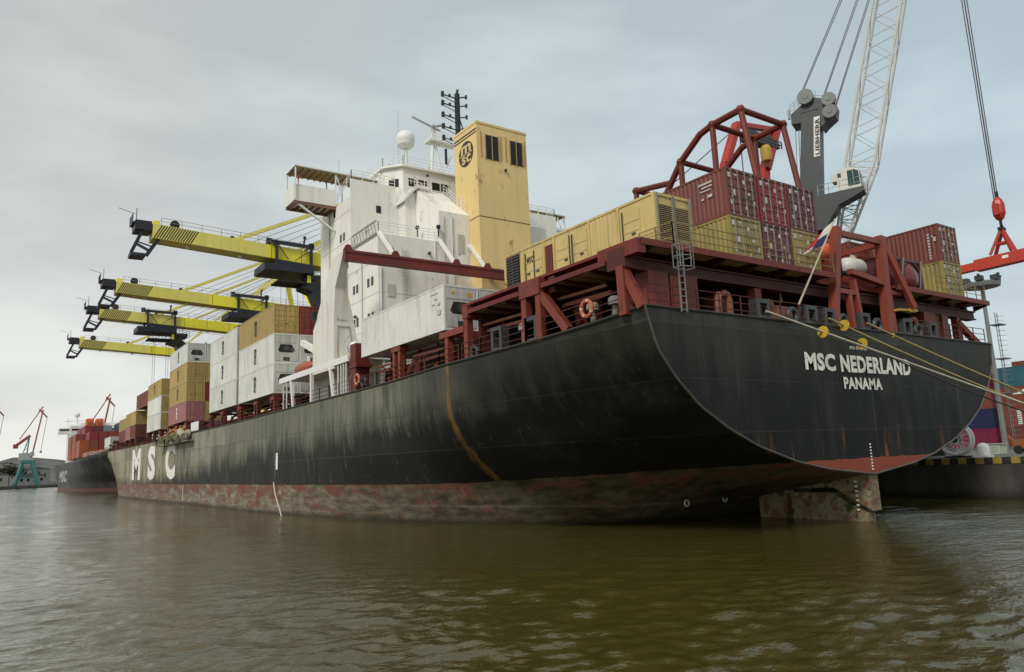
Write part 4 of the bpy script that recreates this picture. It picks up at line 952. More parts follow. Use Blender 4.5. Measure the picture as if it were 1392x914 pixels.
# ------------------------------------------------------------------ containers
C_W = 2.438
MESHC = {}
def corr_wall(mb, x, y0, y1, z0, z1, out, pitch=.28, dep=.036):
    """corrugated wall in the plane x, running along y; out = +1 / -1 is the outside"""
    ys = []; n = max(1, int(round((y1-y0)/pitch))); p = (y1-y0)/n
    for i in range(n):
        a = y0+i*p
        ys += [(a, 0), (a+p*.26, 0), (a+p*.5, -dep), (a+p*.76, -dep)]
    ys.append((y1, 0))
    v = []; f = []
    for y, d in ys: v += [(x+out*d, y, z0), (x+out*d, y, z1)]
    for i in range(len(ys)-1): f.append((2*i, 2*i+2, 2*i+3, 2*i+1))
    mb.add(v, f)
def cont_meshes(L, H, kind):
    key = (L, H, kind)
    if key in MESHC: return MESHC[key]
    W = C_W; hx, hy = W/2, L/2; d = {}
    b = MB()
    if kind == 'far':
        b.box(-hx, hx, -hy, hy, 0, H)
        d['body'] = b.mesh('body'); MESHC[key] = d; return d
    for sx in (-1, 1):
        for sy in (-1, 1):
            x0 = sx*hx; y0 = sy*hy
            b.box(min(x0, x0-sx*.13), max(x0, x0-sx*.13), min(y0, y0-sy*.16), max(y0, y0-sy*.16), 0, H)
            for z in (-.004, H-.114): b.box(min(x0+sx*.006, x0-sx*.16), max(x0+sx*.006, x0-sx*.16), min(y0+sy*.006, y0-sy*.18), max(y0+sy*.006, y0-sy*.18), z, z+.118)
        b.box(min(sx*hx, sx*(hx-.06)), max(sx*hx, sx*(hx-.06)), -hy+.16, hy-.16, 0.0, .17)
        b.box(min(sx*hx, sx*(hx-.06)), max(sx*hx, sx*(hx-.06)), -hy+.16, hy-.16, H-.10, H)
        if kind == 'reefer':
            corr_wall(b, sx*(hx-.012), -hy+.16, hy-.16, .17, H-.10, sx, .62, .014)
        else:
            corr_wall(b, sx*(hx-.012), -hy+.16, hy-.16, .17, H-.10, sx, .28, .036)
    b.box(-hx+.06, hx-.06, -hy+.1, hy-.1, H-.06, H-.02); b.box(-hx+.06, hx-.06, -hy+.1, hy-.1, .1, .16)
    b.box(-hx+.13, hx-.13, hy-.06, hy-.02, .05, H-.03)
    b.box(-hx+.13, hx-.13, -hy+.0, -hy+.12, 0, .13); b.box(-hx+.13, hx-.13, -hy, -hy+.12, H-.11, H)
    d['body'] = b.mesh('body')
    if kind == 'reefer':
        u = MB(); u.box(-hx+.14, hx-.14, -hy+.03, -hy+.1, .135, H-.115)
        u.box(-hx+.2, hx-.2, -hy+.0, -hy+.028, H*.70, H-.16); u.box(-hx+.2, -hx+.95, -hy, -hy+.028, .22, H*.36); u.box(hx-.9, hx-.2, -hy, -hy+.028, .22, H*.30)
        d['refrigeration_unit'] = u.mesh('refrigeration_unit')
        g = MB(); g.path([(-.66,-hy+.005,H*.545),(-.66,-hy+.026,H*.545)], .01); 
        g.prism([(-.78,H*.44),(-.55,H*.64),(.55,H*.64),(.80,H*.44),(.62,H*.37),(-.62,H*.37)], 'y', -hy+.008, -hy+.029)
        d['fan_recess'] = g.mesh('fan_recess')
        g = MB(); g.lathe((0,-hy+.0,H*.515), [(.27,0),(.27,.02),(.05,.02)], 14, 'y'); g.box(-.3,.35,-hy-.004,-hy+.026,.25,.60); g.box(.40,.78,-hy-.01,-hy+.02,H*.42,H*.52)
        d['fan_and_compressor'] = g.mesh('fan_and_compressor')
        g = MB(); g.box(.42,.76,-hy-.012,-hy-.002,H*.76,H*.86); g.box(-.7,-.45,-hy-.012,-hy-.002,H*.80,H*.86)
        d['caution_plate'] = g.mesh('caution_plate')
    else:
        for sx, nm in ((-1, 'door'), (1, 'door')):
            a, c = (-hx+.135, -.012) if sx < 0 else (.012, hx-.135)
            g = MB(); g.box(a, c, -hy+.045, -hy+.08, .135, H-.115)
            for q in range(5):
                z = .18 + q*(H-.34)/5
                g.box(a+.03, c-.03, -hy+.018, -hy+.044, z+.07, z+(H-.34)/5-.05)
            d['door%d' % (sx > 0)] = g.mesh('door')
            for k_, xx in enumerate((a+.27, c-.27)):
                g = MB(); g.beam((xx,-hy+.0,.06), (xx,-hy+.0,H-.05), .045)
                for z in (.10, H*.30, H*.62, H-.12): g.box(xx-.075, xx+.075, -hy-.018, -hy+.03, z-.03, z+.05)
                g.beam((xx,-hy-.02,1.05),(xx+sx*-.34,-hy-.02,1.02),.035)
                d['bar%d%d' % (sx > 0, k_)] = g.mesh('locking_bar')
        g = MB(); r_ = random.Random(7)
        for (x, z, w_, h_) in ((-.95,.80,.16,.26),(-.62,.44,.16,.30),(.20,.72,.18,.20),(.55,.50,.2,.12),(.90,.30,.15,.24),(-.90,.24,.14,.2),(.25,.18,.13,.2),(-.42,.86,.2,.08),(.82,.84,.22,.1)):
            g.box(x-w_/2, x+w_/2, -hy+.006, -hy+.016, z*H, z*H+h_)
            d['placard%d' % len(d)] = g.mesh('placard'); g = MB()
    MESHC[key] = d; return d
CPAL = {
 'white': ((.68,.69,.64), .28, .42), 'tan': ((.42,.30,.095), .30, .48), 'yellow': ((.36,.28,.075), .28, .45), 'red': ((.22,.040,.028), .35, .45),
 'brown red': ((.165,.042,.028), .4, .5), 'crimson': ((.24,.024,.030), .3, .4), 'pinkish red': ((.36,.15,.14), .25, .4), 'teal': ((.018,.110,.155), .15, .35),
 'orange red': ((.25,.062,.036), .3, .45), 'navy': ((.014,.020,.080), .1, .35), 'magenta': ((.20,.010,.055), .1, .35), 'orange': ((.34,.075,.024), .2, .4), 'grey blue': ((.20,.27,.29), .1, .3),
 'dull purple': ((.13,.035,.045), .3, .4), 'olive yellow': ((.30,.245,.070), .4, .55)}
def cmat(c):
    col, ru, di = CPAL[c]; return paint(c.replace(' ', '_')+'_container_paint', col, .5, ru, di, .16, .8)
M_BAR = paint('dull_steel_bar', (.26,.25,.23), .5, .3, .3)
LOGO = {}
def logo_mesh():
    if 'm' not in LOGO:
        g = MB()
        for i, ch in enumerate("msc"): text_mb(ch, (-C_W/2-.012, .42, 1.70-i*.55), U_PORT, VZ, .8, .5, .035, g)
        for i in range(3): pass
        LOGO['m'] = g.mesh('logo')
    return LOGO['m']
def container(x, y, z, label, col, L=12.19, H=2.59, kind='dry', logo=False, end=None, placards=False, group='containers on the moored ship', name='shipping_container'):
    """x, y, z: centre of the floor"""
    d = cont_meshes(L, H, kind)
    if kind == 'far':
        o = obj(name, d['body'], cmat(col), None, loc=(x, y, z)); return tag(o, label, 'container', group)
    t_ = thing(name, (x, y, z), label, 'container', group)
    m_ = cmat(col); me_ = cmat(end) if end else m_
    obj('body', d['body'], m_, t_)
    if kind == 'reefer':
        u = obj('refrigeration_unit', d['refrigeration_unit'], paint('reefer_unit_paint', (.50,.51,.48), .5, .15, .45), t_)
        obj('fan_recess', d['fan_recess'], M_DARK, u); obj('fan_and_compressor', d['fan_and_compressor'], M_GREY, u)
        if placards: obj('caution_plate', d['caution_plate'], plain('amber_plate', (.55,.33,.05), .6), u)
    else:
        for i in (0, 1):
            D = obj('door', d['door%d' % i], me_, t_)
            for k_ in (0, 1): obj('locking_bar', d['bar%d%d' % (i, k_)], M_BAR if placards else me_, D)
        for nm_ in ([q for q in d if q.startswith('placard')] if placards else []): obj('placard', d[nm_], plain('pale_placard', (.58,.57,.52), .6), t_)
    if logo: obj('logo', logo_mesh(), M_LDARK if col in ('white', 'tan') else M_LWHITE, t_)
    return t_
def rowx(r): return XP + C_W/2 + .02 + r*2.52
TN = {0: 'bottom', 1: 'second', 2: 'third', 3: 'top'}
RN = ['outboard row', 'second row', 'third row', 'fourth row']
def stack(y0, z0, H, cols, where, L=12.19, logo=True):
    """cols[row][tier] = (colour, kind)"""
    for r, tiers in enumerate(cols):
        n = len(tiers)
        for i, (c, kd) in enumerate(tiers):
            tier = 'top' if i == n-1 else TN[i]
            sub = {'reefer': 'refrigerated container'}.get(kd, 'container')
            container(rowx(r), y0+L/2, z0+i*(H+.012), f"{c} {sub}, {tier} tier, {RN[r]} of the {where}", c.split(' with')[0], L, H, kd, logo and r == 0)
W_, T_n, R_d = ('white','reefer'), ('tan','dry'), ('red','dry')
stack(70.6, 11.18, 2.88, [[W_, W_, T_n], [W_, W_, R_d], [W_, W_, R_d]], 'stack forward of the white leg')
stack(83.8, 11.18, 2.88, [[W_, W_, W_], [W_, W_, W_]], 'all-white stack')
stack(109.4, 11.18, 2.70, [[('pinkish red','dry'), T_n, T_n, W_], [('yellow','dry'), ('crimson','dry'), T_n, W_]], 'four-high stack')
# white-sided boxes with tan ends under a tan box
for i, (c, e) in enumerate((('white','tan'),('white','tan'),('tan',None))):
    container(rowx(0), 128.2+6.1, 11.15+i*2.67, ('tan container, top of the stack over two white-sided boxes with tan doors' if i == 2 else f"white-sided container with tan doors, {TN[i]} tier, forward of the four-high stack"), c, 12.19, 2.65, 'dry', i == 2, e)
container(rowx(0), 146.5, 16.0, 'brown red container end peeping out forward of the tan topped stack', 'brown red', 12.19, 2.59)
for hh, yy in (('after', 155.9), ('fore', 162.1)):
    container(rowx(0), yy, 10.95, f"brown red short container, bottom tier, {hh} half of the low twin stack", 'brown red' if hh == 'after' else 'pinkish red', 6.06, 2.50)
    container(rowx(0), yy, 13.47, f"tan short container, top tier, {hh} half of the low twin stack", 'tan' if hh == 'after' else 'yellow', 6.06, 2.50)
for r in (0, 1):
    container(rowx(r)+2.0, 184.5, 11.4, f"brown red container, bottom tier, {RN[r]} of the foremost two-high stack", 'brown red', 12.19, 2.55)
    container(rowx(r)+2.0, 184.5, 13.97, f"yellow container, top tier, {RN[r]} of the foremost two-high stack", 'yellow', 12.19, 2.55)
container(rowx(0)+.3, 195.3, 10.35, 'white refrigerated container standing alone on the bow deck', 'white', 10.0, 2.7, 'reefer')
container(rowx(1)+.3, 195.3, 10.35, 'white refrigerated container inboard of the lone one on the bow deck', 'white', 10.0, 2.7, 'reefer')
# aft of the house
container(rowx(0), 37.75+6.1, 11.72, 'long white refrigerated container on red frames below the white house', 'white', 12.19, 2.78, 'reefer', False, None, True)
container(rowx(1), 37.75+6.1, 11.72, 'white refrigerated container beside the long one below the white house, second row in', 'white', 12.19, 2.78, 'reefer', False, None, True)
# stern stacks on the platform
def stern_pair(x, y0, L, bot, top, lab_b, lab_t):
    container(x, y0+L/2, 13.08, lab_b, bot, L, 2.44, 'dry', False, None, True)
    container(x, y0+L/2, 15.54, lab_t, top, L, 2.52, 'dry', False, None, True)
stern_pair(30.75, 22.75, 12.19, 'olive yellow', 'brown red', 'olive yellow container under the weathered red box on the stern platform', 'weathered brown red container on the olive yellow one beside the generator box')
stern_pair(33.32, 22.75, 12.19, 'dull purple', 'crimson', 'dull purple container, middle of the lower tier on the stern platform', 'crimson container, middle of the upper tier on the stern platform')
stern_pair(35.86, 22.75, 12.19, 'yellow', 'dull purple', 'yellow container behind the ensign, inner end of the lower tier', 'dull purple container over the one behind the ensign')
stern_pair(51.45, 22.35, 6.06, 'olive yellow', 'brown red', 'short olive yellow container at the starboard corner of the stern platform', 'short olive box topper')
for o in list(bpy.data.objects):
    if o.get('label') == 'short olive box topper':
        o['label'] = 'brown red container on the yellow one at the starboard corner of the stern platform'
container(48.7, 33.0, 15.2, 'brown red container seen beyond the tank frame, lower than the starboard corner box', 'brown red', 12.19, 2.5)
container(46.0, 36.0, 14.2, 'brown red container farther in behind the pale tank', 'brown red', 12.19, 2.5)

for lab, x0, rects in (('long white refrigerated', XP-.012, ((38.2,38.6,12.75,13.05),(38.25,38.55,13.35,13.5),(38.6,38.95,13.75,13.8),(38.5,39.4,14.1,14.14),(38.9,39.2,13.45,13.5))), ('weathered brown red container on', 30.75-C_W/2-.05, ((23.6,24.5,17.5,17.6),(23.6,24.3,17.32,17.40),(23.7,24.4,17.14,17.2),(23.65,23.95,16.75,16.9),(24.2,24.35,16.7,16.8))),
        ('brown red container on the yellow', 51.45-C_W/2-.05, tuple((22.95,23.08,15.75+i*.2,15.88+i*.2) for i in range(9)) + ((22.55,22.7,16.9,17.3),(22.55,22.8,17.2,17.3)))):
    k = MB()
    for y0, y1, z0, z1 in rects: k.box(x0, x0+.014, y0, y1, z0, z1)
    for o in list(bpy.data.objects):
        if (o.get('label') or '').startswith(lab) and o.type == 'EMPTY': obj('side_marking', k, plain('chalky_marking', (.50,.47,.42), .7), o)
# generator container: long tan box with side doors, louvres and grilles
gx, gy, gz = 25.33, 22.6, 12.98; GL, GH = 12.19, 2.75
G = thing('generator_container', (gx, gy+GL/2, gz), 'long tan generator container with side doors and end grilles at the stern port corner', 'container', 'containers on the moored ship')
M_TANG = paint('sandy_container_paint', (.58,.45,.175), .5, .30, .50, .1, .9)
X0, X1, Y0, Y1 = gx-C_W/2, gx+C_W/2, gy, gy+GL
k = MB(); k.box(X0+.04, X1-.04, Y0+.05, Y1-.05, gz+.1, gz+GH-.03)
for x in (X0, X1-.14):
    for y in (Y0, Y1-.16): k.box(x, x+.14, y, y+.16, gz, gz+GH)
    k.box(x, x+.14, Y0+.16, Y1-.16, gz, gz+.17); k.box(x, x+.14, Y0+.16, Y1-.16, gz+GH-.12, gz+GH)
for y in (Y0+2.35, Y0+4.5, Y0+7.4, Y0+8.3, Y0+10.2): k.box(X0-.02, X0+.1, y, y+.12, gz+.17, gz+GH-.12)
k.box(X0+.14, X1-.14, Y0-.0, Y0+.12, gz, gz+.16); k.box(X0+.14, X1-.14, Y0, Y0+.12, gz+GH-.14, gz+GH)
corr_wall(k, X0+.02, Y0+2.5, Y0+4.48, gz+.17, gz+GH-.12, -1)
obj('body', k, M_TANG, G)
for a, b in ((Y0+4.75,Y0+5.98),(Y0+6.02,Y0+7.28),(Y0+8.5,Y0+9.30),(Y0+9.34,Y0+10.1),(Y0+1.0,Y0+2.2)):
    k = MB(); k.box(X0+.005, X0+.036, a, b, gz+.22, gz+GH-.42)
    for z in (.75,1.25,1.75): k.box(X0-.015, X0+.003, a+.06, b-.06, gz+z, gz+z+.09)
    D = obj('side_door', k, M_TANG, G)
    k = MB(); k.beam((X0-.03, b-.08 if b-a<1.24 else a+.1, gz+.2),(X0-.03, b-.08 if b-a<1.24 else a+.1, gz+GH-.4),.05); k.box(X0-.05,X0-.016,a+.3,a+.55,gz+1.1,gz+1.18)
    obj('door_bar', k, M_GREY, D)
k = MB(); k.box(X0-.02, X0+.036, Y0+7.6, Y0+8.2, gz+.75, gz+GH-.45); obj('red_panel', k, M_RED, G)
k = MB(); k.box(X0+.0, X0+.036, Y1-1.55, Y1-.25, gz+.25, gz+GH-.2); LV = obj('side_louvre', k, M_DARK, G)
k = MB()
for i in range(13): k.beam((X0-.02,Y1-1.5,gz+.35+i*.17),(X0-.02,Y1-.3,gz+.35+i*.17),.05,.07)
k.beam((X0-.03,Y1-.9,gz+.25),(X0-.03,Y1-.9,gz+GH-.2),.06); obj('louvre_blade', k, M_GREY, LV)
for a, b in ((X0+.22,gx-.12),(gx+.12,X1-.22)):
    k = MB(); k.box(a, b, Y0+.012, Y0+.05, gz+.62, gz+2.15); gr = obj('end_grille', k, M_DARK, G)
    k = MB()
    for i in range(16): k.beam((a,Y0-.0,gz+.66+i*.095),(b,Y0+.0,gz+.66+i*.095),.03,.035)
    k.box(a-.05,a,Y0-.02,Y0+.04,gz+.58,gz+2.2); k.box(b,b+.05,Y0-.02,Y0+.04,gz+.58,gz+2.2); k.box(a,b,Y0-.02,Y0+.04,gz+.56,gz+.62); k.box(a,b,Y0-.02,Y0+.04,gz+2.15,gz+2.22)
    obj('grille_bar', k, paint('sandy_trim', (.38,.29,.12), .5, .4, .4), gr)
k = MB()
for x in (gx-.05, gx+.05, X0+.17, X1-.17): k.beam((x,Y0-.03,gz+.05),(x,Y0-.03,gz+GH-.05),.05)
obj('locking_bar', k, M_BAR, G)
k = MB(); text_mb("MSC", (X0-.02, Y0+9.9, gz+1.75), U_PORT, VZ, .6, .35, .03, k); obj('logo', k, M_LDARK, G)

# tank containers, lifeboats, truss cargo
TK = thing('tank_container', (44.8, 25.0, 13.0), 'pair of dark red tank ends in a purple red frame on the stern platform', 'tank container', 'tank containers')
k = MB()
for x in (42.5, 44.75, 46.95):
    k.box(x-.1, x+.1, 22.2, 22.5, 12.95, 15.0); k.box(x-.1,x+.1,28,28.3,12.95,15.0)
k.box(42.5,46.95,22.25,22.45,14.85,15.02); k.box(42.5,46.95,22.2,22.5,12.93,13.08)
for x in (42.47,44.75,46.98): k.box(x-.05,x+.05,22.5,28,13.08,14.85)
for x in (43.62,45.86):
    k.prism([(x-1.0,14.85),(x+1.0,14.85),(x+1.0,14.3),(x+.75,14.62),(x+.4,14.80),(x,14.84),(x-.4,14.80),(x-.75,14.62),(x-1.0,14.3)], 'y', 22.3, 22.42)
for x in (43.6, 45.85):
    for i in range(20):
        a0, a1 = 2*math.pi*i/20, 2*math.pi*(i+1)/20
        pass
obj('tank_frame', k, paint('purple_red_frame', (.11,.022,.026), .5, .3, .3), TK)
for x0, x1 in ((43.6,44.9),(45.85,47.0)):
    k = MB(); k.beam((x1-.1,22.1,15.0),(x0+.45,22.1,13.0),.055); obj('tank_strut', k, M_GALV, TK)
k = MB()
for x in (43.6, 45.85):
    k.lathe((x-.15,21.95,13.9), [(.05,0),(.45,.08),(.75,.28),(.9,.6),(.92,1.0),(.92,5.4),(.6,5.6)], 26, 'y')
obj('tank', k, paint('glossy_dark_red_tank', (.15,.028,.028), .2, .0, .1), TK, smooth=True)
TK2 = thing('tank_container', (41.5, 23.7, 13.0), 'pale grey tank with a domed end beside the red goal-post frame', 'tank container', 'tank containers')
k = MB(); k.lathe((40.75,23.7,14.35), [(.04,0),(.38,.10),(.56,.3),(.62,.6),(.62,1.6)], 24, 'x'); obj('tank', k, paint('pale_tank_paint', (.58,.60,.54), .4, .05, .25), TK2, smooth=True)
k = MB(); k.lathe((42.0,23.7,14.9),[(.2,0),(.2,.45),(.14,.55)],12); obj('valve_cover', k, paint('cream_cover', (.52,.44,.30), .4, .05, .2), TK2, smooth=True)
k = MB(); k.box(40.6,42.3,23.2,24.2,12.95,13.75); obj('tank_frame', k, M_RED, TK2)
LB = thing('lifeboat', (37.5, 27.0, 13.6), 'enclosed orange lifeboat between the yellow container and the goal-post frame', 'lifeboat')
k = MB(); k.ball((38.02,23.75,14.8),.88,20,(.95,1.6,.98)); obj('boat_hull', k, M_ORANGE, LB, smooth=True)
k = MB(); k.box(37.3,38.6,22.6,25.0,12.95,14.0); k.beam((37.2,22.5,12.95),(37.2,22.5,14.3),.16); obj('boat_cradle', k, M_RED, LB)
RB = thing('rescue_boat', (23.0, 65.0, 12.3), 'small open orange rescue boat beside the white gantry leg', 'boat')
k = MB(); k.ball((23.0,65.3,12.95),.62,16,(1.15,3.9,.85)); obj('boat_hull', k, paint('faded_orange_boat_paint', (.36,.10,.045), .5, .2, .35), RB, smooth=True)
k = MB(); k.box(22.5,23.6,63.5,63.8,12.2,12.6); k.box(22.5,23.6,66.5,66.8,12.2,12.6); obj('boat_cradle', k, M_RED, RB)

TR = thing('pipe_frame', (34.9, 27.0, 18.1), 'tall red tubular frame standing above the stern containers', 'steel frame')
def trs(x): return dict(A=(x,24.0,22.5), C=(x,26.0,22.42), Cb=(x,26.95,22.2), D=(x,28.55,21.1), E=(x,32.4,20.55), Ab=(x,23.35,18.08), Cf=(x,26.0,18.08), Df=(x,28.55,18.08), Ef=(x,32.4,18.08), Dk=(x,31.0,18.2))
P1, P2 = trs(33.0), trs(36.8)
for P in (P1, P2):
    k = MB()
    for a, b in (('A','C'),('C','Cb'),('Cb','D'),('D','Dk'),('D','E')):
        pa, pb = Vector(P[a]), Vector(P[b])
        if (a, b) == ('D','E'): pa = pa.lerp(Vector(P['Dk']), .35)
        k.path([pa, pb], .19, 8)
    obj('top_tube', k, M_RED, TR, smooth=True)
    for a, b in (('A','Ab'),('C','Cf'),('D','Df'),('E','Ef')):
        k = MB(); k.path([P[a], P[b]], .17, 8); k.box(P[b][0]-.3,P[b][0]+.3,P[b][1]-.3,P[b][1]+.3,P[b][2],P[b][2]+.12); obj('leg_tube', k, M_RED, TR, smooth=True)
for q in ('A','C','D','E'):
    k = MB(); k.path([P1[q], P2[q]], .17, 8); k.ball(P1[q],.27,8); k.ball(P2[q],.27,8); obj('cross_tube', k, M_RED, TR, smooth=True)
HF = thing('lifting_frame', (40.0, 29.0, 16.0), 'bright red lifting legs with a yellow motor seen through the tubular frame', 'lifting gear')
yF = 29.5; 
k = MB(); k.beam((39.95,yF,25.5),(38.4,yF,22.4),.55,.4); k.beam((38.4,yF,22.4),(37.6,yF,16),.65,.4); k.beam((44.3,yF,26.2),(42.6,yF,22.8),.75,.4); k.beam((42.6,yF,22.8),(41.6,yF,16),.6,.4); k.beam((39.8,yF,25.5),(44.4,yF,26.1),.4,.3)
obj('lifting_leg', k, M_REDB, HF)
k = MB(); k.lathe((42.2,yF-.5,23.2),[(.3,0),(.38,.3),(.38,.9),(.22,1.1)],12); obj('drive_motor', k, paint('amber_motor_paint', (.50,.33,.04), .5, .2, .3), HF, smooth=True)
k = MB(); k.box(40.6,44.0,yF-.4,yF+.3,24.5,24.9); k.box(41.0,43.5,yF-.3,yF+.2,24.9,25.3); k.rail([(40.5,yF-.4,24.5),(44.2,yF-.4,24.5)],.5,.6,2,.03); obj('drive_base', k, M_GREY, HF)
k = MB(); k.path([(33.5,yF,20.3),(39.4,yF,24.9)],.035,4); k.path([(40.2,yF,18),(40.2,yF,25.4)],.05,4); k.path([(43.2,yF,17.5),(43.2,yF,22.0)],.06,4); obj('guy_wire', k, M_WIRE, HF)

# ------------------------------------------------------------------ gangway slung over the side
GW = thing('gangway', (21.3, 112, 8.2), 'gangway in a green safety net with orange gear slung at the deck edge', 'gangway')
k = MB(); k.box(20.75,21.6,103.5,124.5,8.2,8.32)
for i in range(15): k.beam((20.75,103.6+i*1.48,8.3),(20.75,103.6+i*1.48,9.3),.06)
for z in (8.75,9.3): k.beam((20.75,103.5,z),(20.75,124.5,z),.06)
obj('gangway_deck', k, paint('dull_aluminium', (.22,.22,.19), .5, .2, .4), GW)
t = NT('green_safety_net'); t.set('Base Color', t.mix(t.ramp(t.noise(1.8, 5), .35, .65), (.022,.032,.012), (.15,.13,.05))); t.set('Roughness', .9)
k = MB(); random.seed(3)
n = 40; v = []; f = []
for i in range(n+1):
    y = 107 + i*.44
    for j in range(5): v.append((20.68-.22*math.sin(i*.9+j)*(.3+.2*j) - .12*j, y, 9.6-j*(.22+.10*math.sin(i*.37)+.06*math.sin(i*1.3))-.12*math.sin(i*.5+j*.6)))
for i in range(n):
    for j in range(4): f.append((i*5+j, (i+1)*5+j, (i+1)*5+j+1, i*5+j+1))
k.add(v, f); obj('safety_net', k, t.m, GW, smooth=True)
k = MB()
for i in range(9):
    y = 108+i*1.2; k.beam((20.9,y,9.3),(21.4,y+random.uniform(-.8,.8),10.4+random.uniform(-.4,.3)),.16)
k.beam((21.0,107.5,9.9),(21.1,117,10.2),.2); k.beam((21.0,112,10.4),(21.0,121,9.6),.14)
obj('orange_frame', k, paint('dull_orange_paint', (.46,.20,.035), .55, .2, .3), GW)
k = MB(); k.path([(20.9,106,8.9),(20.9,108.5,9.6)],.5,10); k.lathe((21.0,105.6,9.2),[(.55,0),(.55,.5)],12,'x'); obj('winch_drum', k, paint('pale_winch_paint', (.36,.33,.25), .5, .3, .3), GW)
del t
k = MB(); k.box(21.62,21.72,101.4,105.6,9.45,10.6); tag(obj('notice_board', k, M_WHITE2, None, loc=(21.67,103.5,9.4)), 'white board standing at the deck rail aft of the green-netted gangway', 'board')

# ------------------------------------------------------------------ mooring lines and rat guards
def rope(name, a, b, sag, mat, label, r=.045):
    a, b = Vector(a), Vector(b); pts = [a.lerp(b, i/24) - Vector((0,0,sag*4*(i/24)*(1-i/24))) for i in range(25)]
    o = obj(name, MB().path(pts, r, 6), mat, None, True, 60, tuple(a)); tag(o, label, 'mooring rope', 'mooring lines'); return pts
r1 = rope('mooring_rope', (30.1,21.6,10.42), (56.45,15.5,3.2), .05, M_ROPE_W, 'pale mooring rope from the portmost of the chocks in use', .055)
r2 = rope('mooring_rope', (35.3,21.6,10.45), (56.45,15.5,3.05), .30, M_ROPE_Y, 'yellowish mooring rope running just above the pale one to the quay', .05)
r3 = rope('mooring_rope', (38.9,21.6,10.45), (56.55,15.0,3.2), .20, M_ROPE_Y, 'yellowish mooring rope nearest the starboard corner of the transom', .05)
r4 = rope('mooring_rope', (33.9,21.6,10.3), (56.45,15.2,3.1), .75, plain('dark_rope', (.06,.055,.045), .9), 'dark slack mooring rope hanging under the yellow rat guards', .04)
def guard(x, ref, label, dz=0, sc=1.0):
    p = min(ref, key=lambda q: abs(q.x-x)); m_ = MB(); m_.lathe((p.x, p.y, p.z+dz), [(.06,-.03),(.29,-.02),(.30,.02),(.06,.04)], 18, 'x')
    m_.v = [(p.x+(a-p.x)*sc, p.y+(b-p.y)*sc, p.z+(c-p.z)*sc) for a, b, c in m_.v]
    o = obj('rat_guard', m_, paint('yellow_disc_paint', (.52,.36,.03), .5, .1, .25), None, loc=(p.x,p.y,p.z)); tag(o, label, 'rat guard', 'yellow rat guards')
guard(33.0, r1, 'yellow disc threaded on the pale rope, largest of the rat guards')
guard(36.0, r2, 'yellow disc threaded on the middle rope above the registration number')
guard(36.3, r4, 'yellow disc hanging lowest, on the dark slack rope')
guard(40.2, r3, 'small yellow disc on the rope nearest the starboard corner', sc=.4)
def bollard(x, y, label):
    m_ = MB(); m_.lathe((x,y,2.7), [(.28,0),(.24,.1),(.22,.4),(.36,.5),(.34,.6),(.1,.66)], 14); o = obj('bollard', m_, M_DARK, None, True, 40, (x,y,2.7)); tag(o, label, 'bollard', 'quay bollards')
bollard(56.45, 15.4, 'black bollard on the quay holding the stern mooring ropes')
# chain of drips: line hanging down the hull at the pilot mark
k = MB(); k.path([(21.62,70.0,2.85),(21.5,69.2,1.9),(21.45,68.0,.8),(21.4,66.8,-.2)],.06,5); tag(obj('hanging_rope', k, M_ROPE_W, None, True, 60, (21.5,68.5,0)), 'white rope hanging over the red boot topping into the water', 'rope')

